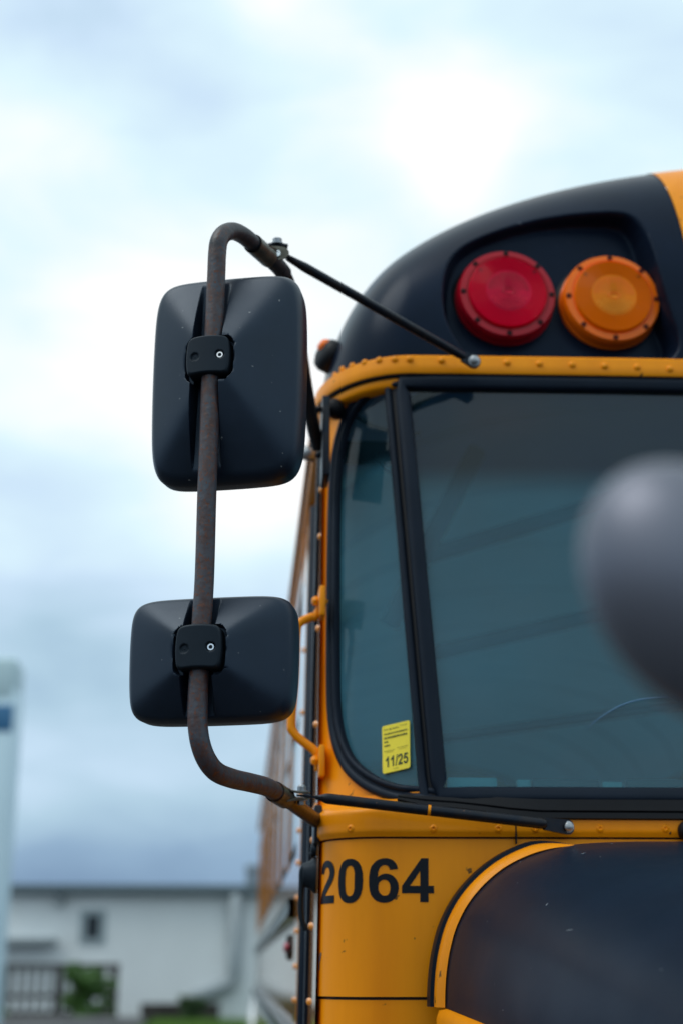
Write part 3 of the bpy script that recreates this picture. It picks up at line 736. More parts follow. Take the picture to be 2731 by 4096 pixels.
panel('door_glass', 2.68, 2.87, .52, 2.54, -.009, 'sideglass', parent=door); panel('door_glass', 2.90, 3.09, .52, 2.54, -.009, 'sideglass', parent=door)
V, F = tube([side(2.885, .54, -.004), side(2.885, 2.54, -.004)], .016, 10); link('door_seal', mesh('door_seal', V, F, 'rubber'), door)
rp_ = panel('rear_door_post', 3.13, 3.36, .5, 2.645, .004, 'yellow_side')
for py in (2600, 2850, 3180, 3322, 3451, 3592, 3724, 3865, 4000):
    z = PY(1182, py, 3.25).z; link('rivet', rivet_side, rp_, frame(side(3.25, z, .004), (-1, 0, 0)))
belt = panel('belt_panel', 3.362, YEND, 1.74, 1.86, 0, 'yellow_side', 20)
low = panel('side_panel', 3.362, YEND, .55, 1.738, 0, 'yellow_side', 20, 14)
panel('window_header', 3.362, YEND, 2.50, 2.645, .006, 'yellow_side', 20)
yy = 3.40; k = 0
while yy < YEND-.6:
    w_ = .655
    fr = ring('side_window', yy, yy+w_, 1.862, 2.498, .03, 0, 'rubber2', (2.19,))
    panel('pane', yy+.03, yy+w_-.03, 1.892, 2.178, -.001, 'sideglass', 2, 2, fr); panel('pane', yy+.03, yy+w_-.03, 2.202, 2.468, -.001, 'sideglass', 2, 2, fr)
    panel('window_post', yy+w_, yy+w_+.05, 1.862, 2.498, .0045, 'yellow_side', 2, 6)
    yy += w_+.052; k += 1
for z, h, o_ in ((1.735, .045, .022), (1.455, .055, .024), (1.10, .05, .022)):
    V = []; yl = lin(3.37, YEND, 20)
    for y in yl:
        for dz, oo in ((-.5, .0), (-.42, 1), (-.2, .8), (.2, .8), (.42, 1), (.5, 0)): V.append(side(y, z+dz*h, o_*oo))
    F = [(i*6+k, i*6+k+1, (i+1)*6+k+1, (i+1)*6+k) for i in range(19) for k in range(5)]; part('rub_rail', V, F, 'rail', bus, False)
# side marker lamp: low oval amber and red reflector standing proud of the panel
ym = 3.52; zm = PY(1140, 3787, 3.6).z
mw = frame(side(ym+.2, zm, .001), (-1, 0, 0))
V, F = lathe([(.095, 0), (.095, .012), (.085, .022), (.001, .026)], 28); V = [Vector((v.x, v.y*.14, v.z*.6)) for v in V]; sm = link('side_marker', mesh('side_marker', V, F, 'red_dk'), bus, mw)
V, F = lathe([(.11, -.001), (.108, .006), (.096, .007)], 28); V = [Vector((v.x, v.y*.28, v.z)) for v in V]; link('marker_base', mesh('marker_base', V, F[:-1], 'rubber2'), sm, mw)
# rear wall
V, F = grid(lambda u, z: Vector((cX(z)+(2*(XC-cX(z)))*u, YEND, z)), [0, .5, 1], [.5, 1.8, 2.64]); part('rear_wall', V, F, 'yellow_side', bus, False)
V, F = grid(lambda u, k: Vector((roof_pt(u, YEND).x, YEND, 2.64+(roof_pt(u, YEND).z-2.64)*k)), lin(0, 1, 20), [0, 1]); rg = part('rear_gable', V, F, 'yellow_side', bus, False); mirrored(rg)
# inner face of the far side and its windows
far = []
def fside(y, z): return Vector((2*XC-cX(z), y, z))
V, F = grid(fside, lin(2.5, YEND, 10), [.5, 1.86]); part('side_panel', V, F, 'yellow_side', bus, False)
V, F = grid(fside, lin(2.5, YEND, 10), [2.5, 2.66]); part('window_header', V, F, 'yellow_side', bus, False)
for y in [2.5+.71*i for i in range(13)]:
    V, F = grid(fside, [y, y+.06], [1.86, 2.5]); part('window_post', V, F, 'yellow_side', bus, False)

# interior
V, F = grid(lambda u, y: roof_pt(u, y)+Vector((.03*(1-u), 0, -.05)), lin(.02, 1, 20), [2.62, 2.9, 4, 6, 8, 10, YEND-.02])
V = [Vector((v.x, v.y, min(v.z, 2.66+hX(v.x)*(.62 if v.y < 2.7 else .86 if v.y < 2.95 else .93)))) for v in V]
cei = part('ceiling_liner', V, F, 'liner', bus); mirrored(cei)
for y in (3.15, 3.86, 4.57, 5.28, 5.99, 6.7, 7.4, 8.1, 8.8, 9.5, 10.2):
    pth = [roof_pt(u, y)+Vector((.03, 0, -.058)) for u in lin(.06, 1, 16)]; V, F = tube(pth, .012, 8); r_ = part('ceiling_rib', V, F, 'liner2', bus); mirrored(r_)
V, F = grid(lambda u, y: Vector((cX(1.2)+.02+u*2.36, y, 1.05)), [0, 1], [2.4, YEND-.02]); part('floor', V, F, 'dark', bus, False)
V, F = grid(lambda u, z: Vector((cX(z)+.02, 3.14+u*(YEND-3.2), z)), [0, 1], [1.06, 1.85]); part('wall_liner', V, F, 'liner2', bus, False)
V, F = grid(lambda u, z: Vector((cX(1.5)+.03+u*2.36, YEND-.03, z)), [0, 1], [1.06, 2.66]); part('rear_liner', V, F, 'liner2', bus, False)
bbox_part('dashboard', box(.36, 2.3, 2.34, 2.62, 1.30, 1.872), 'dash', bus, .02, 3)
for a0, a1, t0, m_n in ((1788, 1985, 3112, 'dashpale'), (2064, 2120, 3118, 'dashpale'), (2404, 2486, 3124, 'dashpale'), (2500, 2900, 3112, 'dash'), (2125, 2395, 3116, 'dash')):
    zt_ = PY(2000, t0, 2.365).z; bbox_part('dashboard_vent', box(PY(a0, 3140, 2.365).x, PY(a1, 3140, 2.365).x, 2.36, 2.372, 1.874, zt_), m_n, bus, .003)
bbox_part('corner_shelf', box(.18, .345, 2.44, 2.52, 1.80, 1.868), 'dash', bus, .008, 2)
# bracket bar, straps and hoop of wire seen through the corner glass
a_, b2 = PY(1376, 1815, 2.62), PY(1600, 1805, 2.58); bbox_part('visor_bar', box(a_.x, b2.x, 2.60, 2.63, a_.z-.020, a_.z+.022), 'pipe_black', bus, .004)
pth = smooth_path([PY(1425, 1668, 2.60), PY(1480, 1700, 2.60), PY(1560, 1722, 2.60), PY(1680, 1735, 2.60)], 6); V, F = tube(pth, .0045, 8); part('wiring_loom', V, F, 'pipe_black', bus)
pth = smooth_path([PY(1512, 1818, 2.60), PY(1522, 1850, 2.60), PY(1545, 1880, 2.60), PY(1600, 1905, 2.60)], 6); V, F = tube(pth, .0045, 8); part('wiring_loom', V, F, 'pipe_black', bus)
pth = [PY(1600, 1650, 2.6), PY(1760, 1540, 2.55)]; V, F = tube(pth, .012, 8); part('visor_arm', V, F, 'pipe_black', bus)

for q_, r_ in (((PY(1670, 2235, 3.1), PY(2300, 2045, 3.1), PY(3000, 1830, 3.1)), .020), ((PY(1700, 2620, 3.1), PY(2300, 2480, 3.1), PY(3000, 2310, 3.1)), .018), ((PY(1700, 2960, 3.1), PY(3000, 2780, 3.1)), .012)):
    V, F = tube(q_, r_, 8); part('reflection_bar', V, F, 'dark', bus)  # bars added inside to imitate diagonal bands reflected in the windscreen
V, F = tube([PY(1905, 1800, 3.0), PY(1690, 2220, 3.0), PY(1560, 2500, 3.0)], .022, 8); part('reflection_strut', V, F, 'dark', bus)  # added too, for the steep band reflected in the glass
# far half of the front
for o in (fp, lp, cowl, header, cap, roof, drip, wg, cg, mg): mirrored(o)

# ------------------------------------------------------------------ hood
HP = [(1775, 4030), (1776, 3960), (1782, 3880), (1795, 3800), (1820, 3710), (1865, 3620), (1925, 3545), (2000, 3480), (2080, 3435), (2170, 3402), (2270, 3381), (2400, 3370), (2560, 3366), (2731, 3366)]
prof = [PY(v.x, v.y, 2.20) for v in smooth_path([Vector((x, y, 0)) for x, y in HP], 5)]
prof = [(p.x, p.z) for p in prof]; prof += [(prof[-1][0]+(XC-prof[-1][0])*i/6, prof[-1][1]+.012*sin(i/6*pi/2)) for i in range(1, 7)]
zt = prof[-1][1]; zb0 = prof[0][1]
def hood_pt(i, t):                                    # t 0 at the cowl, 1 at the nose
    x, z = prof[i]; y = 2.20-1.28*t
    f = (z-zb0)/(zt-zb0)
    zlo = zb0-.10*t-.03*t*t; zhi = zt-.20*t-.12*t*t
    X = x+(.17*t+.05*t*t)*(1-(x-prof[0][0])/(XC-prof[0][0]))
    return Vector((X, y, zlo+(zhi-zlo)*f))
n = len(prof); ts = lin(0, .9, 24)+[.94, .97, .985, 1.0]
V = [hood_pt(i, t) for t in ts for i in range(n)]
F = [(j*n+i, (j+1)*n+i, (j+1)*n+i+1, j*n+i+1) for j in range(len(ts)-1) for i in range(n-1)]
# rolled rear edge
hood = part('hood', V, F, 'hood', bus, True, None, 'satin black hood'); mirrored(hood)
xta, xtb = PY(2120, 3400, 2.2).x, PY(2360, 3370, 2.2).x
def hood_band(t0, t1, o0, o1, nsub, bulge):
    V = []
    cen = Vector((prof[-1][0], 0, zb0))
    for k in range(nsub+1):
        u = k/nsub; 
        for i in range(n):
            p = hood_pt(i, 0); q = hood_pt(min(i+1, n-1), 0)-hood_pt(max(i-1, 0), 0); nn = Vector((-q.z, 0, q.x)).normalized()
            y = 2.2-(t0+(t1-t0)*u)
            tp = 1-.9*sstep(xta, xtb, p.x); V.append(Vector((p.x, y, p.z))+nn*((o0+(o1-o0)*u)*tp+bulge*sin(u*pi)*tp-.004*(1-tp)))
    return V, [(j*n+i, (j+1)*n+i, (j+1)*n+i+1, j*n+i+1) for j in range(nsub) for i in range(n-1)]
V, F = hood_band(.012, -.008, .0005, .013, 6, .003); V2, F2 = hood_band(-.008, -.03, .013, .013, 1, 0)
tr = part('hood_edge_trim', *merge([(V, F), (V2, F2)]), 'yellow', bus); mirrored(tr)
V, F = hood_band(-.018, -.046, .0185, .0200, 3, .001); V2, F2 = hood_band(-.016, -.018, .010, .0185, 1, 0); sl = part('hood_seal', *merge([(V, F), (V2, F2)]), 'rubber', bus); mirrored(sl)
from mathutils.bvhtree import BVHTree
_hm = hood.data; _bv = BVHTree.FromPolygons([v.co for v in _hm.vertices], [tuple(p.vertices) for p in _hm.polygons])
M['nick'] = mat('bare_scratch', (.30, .33, .36), .6)
for (x0, y0, x1, y1) in ((2322, 3416, 2340, 3411), (2180, 3624, 2190, 3612), (2077, 3449, 2081, 3447), (2066, 3532, 2069, 3531), (2263, 3722, 2288, 3718), (2442, 3375, 2447, 3374), (2398, 3427, 2400, 3426), (1946, 3686, 1948, 3685), (2008, 4041, 2011, 4040), (2640, 3880, 2646, 3877)):
    qs = []
    for x, y in ((x0, y0), ((x0+x1)/2, (y0+y1)/2), (x1, y1)):
        h_ = _bv.ray_cast(CAM, raydir(x, y))
        if h_[0]: qs.append(h_[0]-raydir(x, y)*.0005)
    if len(qs) == 3:
        V, F = tube(qs, [.0003, .0006, .0003], 4); link('scratch', mesh('scratch', V, F, 'nick'), hood)
# yellow side below the black, fender, wheel, grille
V = []; ts2 = lin(0, 1, 16)
for t in ts2:
    p = hood_pt(0, t); 
    for dx, dz in ((.002, 0), (-.008, -.004), (-.012, -.016), (-.006, -.12), (0, -.35), (0, -.60)): V.append(p+Vector((dx, 0, dz)))
F = [(j*6+k, j*6+k+1, (j+1)*6+k+1, (j+1)*6+k) for j in range(15) for k in range(5)]; hs = part('hood_side', V, F, 'yellow', bus, True, 60); mirrored(hs)
def fend(u, v):                                       # u 0..1 front to rear over the wheel, v across
    a = pi*(1-u); y = 1.50-.66*cos(a)*1.0; z = .62+.62*sin(a)**.8
    x = cX(1.2)+.02+v*.55; z -= .05*(1-sin(v*pi/2))**2*1.2
    return Vector((x, 3.0-y if False else y, z))
V, F = grid(fend, lin(0, 1, 24), lin(0, 1, 10)); fe = part('front_fender', V, F, 'rubber2', bus); mirrored(fe)
whl = Vector((.27, 1.50, .50)); mw = frame(whl, (-1, 0, 0))
V, F = lathe([(.26, -.12), (.47, -.12), (.50, -.08), (.50, .08), (.47, .12), (.27, .12), (.26, .09), (.001, .06)], 40); tw = link('wheel', mesh('wheel', V, F, 'tyre', True, 40), bus, mw)
V, F = lathe([(.265, .085), (.25, .05), (.13, .03), (.12, .12), (.001, .125)], 32); link('wheel_rim', mesh('wheel_rim', V, F, 'rim', True, 40), tw, mw)
w2 = tw.data; mw2 = frame(Vector((2*XC-.27, 1.5, .5)), (1, 0, 0)); tw2 = link('wheel', w2, bus, mw2)
mw3 = frame(Vector((.27, 8.6, .5)), (-1, 0, 0)); link('wheel', w2, bus, mw3)
bbox_part('grille', box(.62, 2*XC-.62, .90, .96, .72, 1.36), 'rubber2', bus, .02)
bbox_part('bumper', box(.18, 2*XC-.18, .72, .80, .48, .72), 'rubber2', bus, .02)
lowz = .5

# ------------------------------------------------------------------ side mirrors on their rusty arm
def pyp(L_): return [PY(x, y, Y) for x, y, Y in L_]
main = pyp([(1136, 1094, 2.145), (1110, 1062, 2.12), (1051, 1008, 2.07), (1005, 967, 2.03), (970, 940, 2.0), (934, 925, 1.97), (900, 933, 1.945), (878, 962, 1.932), (870, 1010, 1.93), (866, 1105, 1.93),
            (856, 1335, 1.93), (844, 1513, 1.93), (838, 1717, 1.93), (829, 1962, 1.93), (819, 2304, 1.93), (808, 2488, 1.93), (797, 2700, 1.93), (792, 2820, 1.93), (792, 2900, 1.93),
            (803, 2975, 1.932), (828, 3040, 1.94), (868, 3088, 1.965), (930, 3114, 2.01), (1000, 3130, 2.065), (1063, 3146, 2.12), (1100, 3166, 2.16), (1140, 3192, 2.21)])
V, F = tube(smooth_path(main, 8), .0137, 24); arm = part('mirror_arm', V, F, 'rust', bus, True, None, 'rusty bent tube carrying both mirrors')
V, F = tube(smooth_path(pyp([(1120, 3178, 2.185), (1150, 3199, 2.22), (1209, 3242, 2.29), (1262, 3280, 2.36), (1284, 3296, 2.39)]), 6), .0118, 20); part('lower_arm_tube', V, F, 'rust2', bus)
V, F = tube(smooth_path(pyp([(1118, 1070, 2.125), (1150, 1130, 2.17), (1172, 1230, 2.23), (1194, 1360, 2.29), (1226, 1564, 2.38), (1252, 1700, 2.44), (1274, 1790, 2.48)]), 6), .0125, 20); part('upper_arm_tube', V, F, 'tubeblk', bus)
# hinge bracket at the bus body
hb = PY(1283, 1760, 2.47)
V, F = tube(smooth_path([PY(1262, 1640, 2.44), PY(1290, 1640, 2.47), PY(1297, 1720, 2.48), PY(1294, 1800, 2.49), PY(1272, 1822, 2.47)], 5), .006, 8); part('hinge_bracket', V, F, 'tubeblk', bus)
bbox_part('hinge_plate', box(cX(2.5)-.010, cX(2.5)+.004, 2.42, 2.50, hb.z-.085, hb.z+.07), 'tubeblk', bus, .003)
lb = PY(1284, 3300, 2.39)
bbox_part('arm_socket', box(cX(1.83)-.012, cX(1.83)+.002, 2.36, 2.43, lb.z-.03, lb.z+.03), 'tubeblk', bus, .004)
V, F = tube([PY(1200, 1806, 2.60), PY(1262, 1822, 2.60)], .014, 12); part('bracket_bolt', V, F, 'steel', bus)
V, F = lathe([(.016, 0), (.016, .02), (.008, .022), (.001, .022)], 6); link('bracket_bolt', mesh('bracket_bolt', V, F, 'steel', False), bus, frame(PY(1205, 1792, 2.6), (-1, -.3, 0)))
# rubber stop and rod on the corner of the header
ps_ = PY(1338, 1632, 2.50); V, F = lathe([(.017, -.02), (.018, .004), (.014, .012), (.005, .016), (.001, .016)], 20); link('rubber_stop', mesh('rubber_stop', V, F, 'rubber2'), bus, frame(ps_, (-.35, -1, 0)))
V, F = tube([ps_+Vector((-.008, -.006, 0)), PY(1272, 1640, 2.46)], .0035, 8); part('stop_rod', V, F, 'tubeblk', bus)

def housing(name, Wd, Hd, Dp, cpx, cpy, yc, ang, ch_w, plate, bevel_top, label, ysc=1.0, hipx=1.0):
    """plate = (cx, cy, w, h) in metres from the centre of the housing, seen from the front"""
    c = PY(cpx, cpy, yc); w_ax = Vector((-sin(ang), -cos(ang), 0)); u_ax = Vector((cos(ang), -sin(ang), 0)); v_ax = Vector((0, 0, 1))
    mw = Matrix(((u_ax.x, v_ax.x, w_ax.x, c.x), (u_ax.y, v_ax.y, w_ax.y, c.y), (u_ax.z, v_ax.z, w_ax.z, c.z), (0, 0, 0, 1)))
    pcx, pcy, pw, ph, pole0 = plate
    def pole_x(y):                                    # the tube leans a little
        return pole0+.024*(y-pcy)
    def sdrr(x, y, hx, hy, r):
        # plate outline bulges at the sides
        hx = hx*(1-.10*min(1, abs(y)/hy)**2); qx, qy = abs(x)-hx+r, abs(y)-hy+r
        return sqrt(max(qx, 0)**2+max(qy, 0)**2)+min(max(qx, qy), 0)-r
    def height(a, b_, x, y):
        r = max(abs(a), abs(b_))
        ea, eb = 1-abs(a), 1-abs(b_)
        # four facets meeting in hips; the top facet is shorter than the sides
        sm_ = 1.05*min(ea, eb)
        sm_ = max(0, min(1, sm_))
        hh = Dp*(.24+.76*(1-(1-min(1, sm_*1.0))**1.35))
        edge = max(0, min(1, (1-r)/.085)); hh = hh*(1-(1-edge)**2.3)**.62 if edge < 1 else hh
        # channel for the tube
        dx = abs(x-pole_x(y)); inch = sstep(ch_w*.5+.0025, ch_w*.5-.0015, dx)
        floor_h = Dp-.044; ln = sstep(1.0, .80, abs(b_))
        if hh > floor_h: hh = hh+(floor_h-hh)*inch
        d = sdrr(x-pcx, y-pcy, pw/2+.0045, ph/2+.0045, .010); rec = sstep(.0012, -.0018, d)
        tgt = Dp-.026
        if hh > tgt: hh = hh+(tgt-hh)*rec
        return max(hh, 0)
    def axis(n_, foc, wdt):
        base = lin(-1, 1, n_); ex = []
        for f_ in foc:
            ex += [f_+wdt*t for t in lin(-1, 1, 13)]
        return sorted(set(round(max(-1, min(1, q)), 5) for q in base+ex))
    sx = 2/Wd; sy = 2/Hd
    A_ = axis(90, [(pole0-ch_w/2)*sx, (pole0+ch_w/2)*sx, (pcx-pw/2)*sx, (pcx+pw/2)*sx, -.97, .97], .030); B_ = axis(110, [(pcy-ph/2)*sy, (pcy+ph/2)*sy, -.97, .97], .025)
    pe = 7.5; P = []
    for t in B_:
        for s in A_:
            m_ = max(abs(s), abs(t)); nn = (abs(s)**pe+abs(t)**pe)**(1/pe); q = m_/nn if nn > 1e-6 else 1
            a, b_ = s*q, t*q
            # barrel sides and a slightly narrower foot
            x = a*Wd/2*(1-.035*b_*b_*abs(a))*(1-.012*(1-b_)); y = b_*Hd/2*(1-.02*a*a)
            # r used for the edge roll comes from the square position
            P.append((s, t, x, y))
    V = []; n_ = len(A_)
    for (s, t, x, y) in P:
        V.append(Vector((x, y, height(s, t, x, y))))
    F = [(j*n_+i, j*n_+i+1, (j+1)*n_+i+1, (j+1)*n_+i) for j in range(len(B_)-1) for i in range(n_-1)]
    # rim wall going back, and closing back face
    ring = [i for i in range(n_)]+[j*n_+n_-1 for j in range(1, len(B_))]+[(len(B_)-1)*n_+i for i in range(n_-2, -1, -1)]+[j*n_ for j in range(len(B_)-2, 0, -1)]
    o = len(V); V += [Vector((V[i].x*.995, V[i].y*.995, -.022)) for i in ring]; m_ = len(ring)
    F += [(ring[i], o+i, o+(i+1) % m_, ring[(i+1) % m_]) for i in range(m_)]
    F.append(tuple(o+i for i in range(m_-1, -1, -1)))
    hs_ = link(name, mesh(name, V, F, 'plastic', True, 75), bus, mw, label)
    # the reflecting glass on the far side
    V2 = [Vector((V[i].x*.93, V[i].y*.93, -.0235)) for i in ring]; V3 = [Vector((v.x*1.01, v.y*1.01, -.0215)) for v in V2]
    link('mirror_glass', mesh('mirror_glass', V2+V3, [tuple(range(m_))]+[(i, (i+1) % m_, m_+(i+1) % m_, m_+i) for i in range(m_)], 'mirror', False), hs_, mw)
    # clamp plate
    na, nb = 56, 48; Vp = []; gx = lin(-1, 1, na); gy = lin(-1, 1, nb)
    hx, hy = pw/2, ph/2
    holes = ((-.56*hx, -.02*hy, .0062), (.56*hx, .03*hy, .0062))
    for t in gy:
        for s in gx:
            m_ = max(abs(s), abs(t)); nn = (abs(s)**9+abs(t)**9)**(1/9); q = m_/nn if nn > 1e-6 else 1
            x, y = s*q*hx, t*q*hy; x *= (1-.10*min(1, abs(y)/hy)**2); y += .0035*(1-(x/hx)**2)*(1 if t > 0 else -.6*0-(-0)) if t > 0 else .0035*(1-(x/hx)**2)*(-t)*.9
            e = min(1, (1-m_)/.10); z = .0035*(1-(x/hx)**2)-.0045*(1-e)**2.2
            for kx, ky, kr in holes:
                d = sqrt((x-kx)**2+(y-ky)**2); z -= (.0045 if kx > 0 else .0028)*sstep(kr+.0006, kr-.0006, d)
            Vp.append(Vector((x, y, z)))
    Fp = [(j*na+i, j*na+i+1, (j+1)*na+i+1, (j+1)*na+i) for j in range(nb-1) for i in range(na-1)]
    rg_ = [i for i in range(na)]+[j*na+na-1 for j in range(1, nb)]+[(nb-1)*na+i for i in range(na-2, -1, -1)]+[j*na for j in range(nb-2, 0, -1)]
    o = len(Vp); Vp += [Vector((Vp[i].x, Vp[i].y, -.026)) for i in rg_]; m_ = len(rg_); Fp += [(rg_[i], o+i, o+(i+1) % m_, rg_[(i+1) % m_]) for i in range(m_)]
    mwp = mw @ Matrix.Translation((pcx, pcy, Dp-.001))
    pl = link('clamp_plate', mesh('clamp_plate', Vp, Fp, 'clamp_pl', True, 50), hs_, mwp)
    kx, ky, kr = holes[1]
    V, F = lathe([(.0050, -.006), (.0050, -.0010), (.0046, -.0004), (.0028, -.0004), (.0025, -.0012), (.0024, -.0035), (.0003, -.0035)], 28)
    link('clamp_screw', mesh('clamp_screw', V, F, 'chrome', True, 35), hs_, mwp @ Matrix.Translation((kx, ky, .0004)))
    V, F = lathe([(.0023, 0), (.0003, .0003)], 6); link('screw_socket', mesh('screw_socket', V, F, 'pipe_black', False), hs_, mwp @ Matrix.Translation((kx, ky, -.0028)))
    kx, ky, kr = holes[0]
    V, F = lathe([(.0046, -.004), (.0044, -.0012), (.0036, -.0004), (.0012, -.0004), (.0008, .0006), (.0003, .0008)], 24); link('blank_plug', mesh('blank_plug', V, F, 'clamp_pl', True, 40), hs_, mwp @ Matrix.Translation((kx, ky, -.0004)))
    return hs_
housing('mirror_housing', .236, .333, .068, 914, 1523, 1.975, radians(15), .041, (-.0134, .0120, .0665, .0600, -.0185), 0, 'tall black mirror housing')
housing('mirror_housing', .243, .179, .064, 851, 2641, 1.969, radians(14), .041, (-.0042, .0040, .0655, .0610, -.0082), 0, 'short wide black mirror housing')

# clamps and brace rods
def rod(name, P, r, m='tubeblk', seg=16): 
    V, F = tube(P, r, seg); return part(name, V, F, m, bus)
a_, b2 = PY(1150, 1030, 2.14), PY(1868, 1436, 2.365)
P = [a_+(b2-a_)*t for t in (0, .02, .05, .09, .5, .93, .965, 1)]
br = rod('brace_rod', P, [.0055, .006, .0068, .0082, .0082, .0082, .0072, .006])
def tab(p, q, w, th, m, parent, nrm):
    """flat lug from p to q with a round end"""
    ax = (q-p).normalized(); nn = (nrm-ax*nrm.dot(ax)).normalized(); sd_ = ax.cross(nn); o_ = []
    o_ = [p+sd_*w*.8, p-sd_*w*.8]+[q+ax*w*cos(a)+sd_*w*sin(a) for a in lin(-pi/2, pi/2, 10)]
    n_ = len(o_); V = [v+nn*th for v in o_]+[v-nn*th for v in o_]
    return link('rod_lug', mesh('rod_lug', V, [tuple(range(n_)), tuple(reversed(range(n_, 2*n_)))]+[(i, n_+i, n_+(i+1) % n_, (i+1) % n_) for i in range(n_)], m, False), parent)
e_ = PY(1893, 1447, 2.36); tab(b2-(b2-a_).normalized()*.012, e_, .0125, .003, 'tubeblk', br, Vector((0, -1, 0)))
bolt = mesh('bolt', *lathe([(.0105, 0), (.0105, .0025), (.0078, .003), (.0078, .0085), (.006, .010), (.001, .0105)], 20), 'steel', True, 35)
hexb = mesh('bolt', *merge([lathe([(.0088, 0), (.0088, .0015)], 24), lathe([(.0068, .0015), (.0068, .0075), (.006, .0085), (.001, .0088)], 6)]), 'steel', False)
link('bolt', bolt, br, frame(e_+Vector((0, -.003, .0)), (0, -1, -.1)))
a_, b2 = PY(1262, 3189, 2.235), PY(2185, 3296, 2.205)
P = [a_+(b2-a_)*t for t in (0, .02, .045, .06, .5, .97, .985, 1)]
br2 = rod('brace_rod', P, [.0030, .0045, .0078, .0083, .0083, .0083, .0080, .0060])
e2 = PY(2268, 3309, 2.232); tab(b2-(b2-a_).normalized()*.004, e2, .0115, .003, 'tubeblk', br2, Vector((0, -1, 0)))
link('bolt', bolt, br2, frame(e2+Vector((0, -.003, 0)), (0, -1, 0)) @ Matrix.Scale(.85, 4))
tab(PY(1300, 3193, 2.236), PY(1208, 3183, 2.225), .0085, .0015, 'tubeblk', br2, Vector((0, -.1, 1)))
tab(PY(1180, 1046, 2.15), PY(1112, 1006, 2.125), .0085, .0015, 'tubeblk', br, Vector((0, -.4, 1)))
V, F = tube([PY(1700, 3249, 2.19), PY(1712, 3252, 2.19)], .0088, 16); 
link('paint_nick', mesh('paint_nick', *tube([a_+(b2-a_)*.487, a_+(b2-a_)*.499], .00845, 16, False), 'yellow'), br2)
def clampset(px, py, Y, q0, q1, lugdir, m, bolt_at, up):
    c0, c1 = q0, q1; ax = (c1-c0).normalized()
    V, F = tube([c0, c0+(c1-c0)*.5, c1], .0158, 24, False); cb = part('tube_clamp', V, F, m, bus)
    for sgn in (1, -1):
        p = (c0+c1)/2+up*sgn*.009; q = bolt_at+up*sgn*.0048
        ax2 = (q-p).normalized(); side_ = ax2.cross(up).normalized(); w = .0135
        o_ = [p+side_*w, p-side_*w]+[p.lerp(q, .5)-up*sgn*.003-side_*w, q-side_*w*.95]+[q-side_*w*cos(a)+ax2*w*sin(a) for a in lin(.2, pi-.2, 9)]+[q+side_*w*.95, p.lerp(q, .5)-up*sgn*.003+side_*w]
        n_ = len(o_); V = [v+up*.0011 for v in o_]+[v-up*.0011 for v in o_]
        link('clamp_lug', mesh('clamp_lug', V, [tuple(range(n_)), tuple(reversed(range(n_, 2*n_)))]+[(i, n_+i, n_+(i+1) % n_, (i+1) % n_) for i in range(n_)], m, False), cb)
    link('bolt', hexb, cb, frame(bolt_at+up*.0060, up, Vector((0, 1, 0))))
    link('bolt', hexb, cb, frame(bolt_at-up*.0060, -up, Vector((0, 1, 0))))
    V, F = tube([bolt_at+up*.010, bolt_at+up*.0165], .0045, 12); link('bolt_thread', mesh('bolt_thread', V, F, 'steel'), cb)
    return cb
clampset(0, 0, 0, PY(1098, 3166, 2.16), PY(1142, 3193, 2.21), None, 'darkplate', PY(1207, 3182, 2.225), Vector((0, -.12, 1)).normalized())
clampset(0, 0, 0, PY(1012, 974, 2.035), PY(1075, 1030, 2.09), None, 'darkplate', PY(1108, 1005, 2.12), Vector((.10, -.62, 1)).normalized())

# cast plate of the upper clamp, facing forward, with its bright sleeve
pl_o = smooth_path([PY(x, y, 2.092) for x, y in ((1034, 1030), (1062, 988), (1100, 984), (1142, 990), (1157, 1012), (1138, 1034), (1106, 1042), (1082, 1068), (1050, 1058))], 4, True)
n_ = len(pl_o); V = pl_o+[p+Vector((0, .004, .001)) for p in pl_o]
cpo = part('clamp_casting', V, [tuple(range(n_)), tuple(reversed(range(n_, 2*n_)))]+[(i, n_+i, n_+(i+1) % n_, (i+1) % n_) for i in range(n_)], 'darkplate', bus, False)
V, F = lathe([(.0062, 0), (.006, .002), (.0035, .0022), (.003, .0006), (.0003, .0006)], 20); link('sleeve', mesh('sleeve', V, F, 'chrome', True, 40), cpo, frame(PY(1108, 1014, 2.0905), (0, -1, 0)))
V, F = tube([PY(1060, 986, 2.10), PY(1100, 978, 2.10), PY(1152, 986, 2.10)], .0042, 10); link('strap_edge', mesh('strap_edge', V, F, 'tubeblk'), cpo)
link('bolt', hexb, cpo, frame(PY(1110, 976, 2.10), (0, -.2, 1)) @ Matrix.Scale(1.15, 4))
# grab handle and door handle
xs = cX(2.2)
gp = [Vector((xs+.002, 2.46, PY(1286, 2440, 2.46).z+.02)), Vector((xs-.012, 2.46, PY(1286, 2440, 2.46).z-.01)), PY(1240, 2470, 2.46), PY(1200, 2492, 2.46), PY(1187, 2530, 2.46), PY(1180, 2700, 2.46), PY(1166, 2880, 2.46),
      PY(1172, 2925, 2.46), PY(1210, 2965, 2.46), PY(1250, 2995, 2.46), PY(1272, 3025, 2.46), PY(1276, 3080, 2.47)]
V, F = tube(smooth_path(gp, 6), .0078, 14); gh = part('grab_handle', V, F, 'yellow', bus, True, None, 'bent yellow grab handle beside the door')
for py, px in ((2410, 1272), (3045, 1262)):
    q = PY(px, py, 2.46); V, F = lathe([(.009, 0), (.009, .006), (.006, .010), (.001, .011)], 6); link('handle_bolt', mesh('handle_bolt', V, F, 'yellow', False), gh, frame(Vector((xs-.010, 2.45, q.z)), (-1, -.2, 0)))
    bbox_part('handle_foot', box(xs-.008, xs+.003, 2.43, 2.48, q.z-.03, q.z+.025), 'yellow', gh, .004)
xd = cX(1.75)
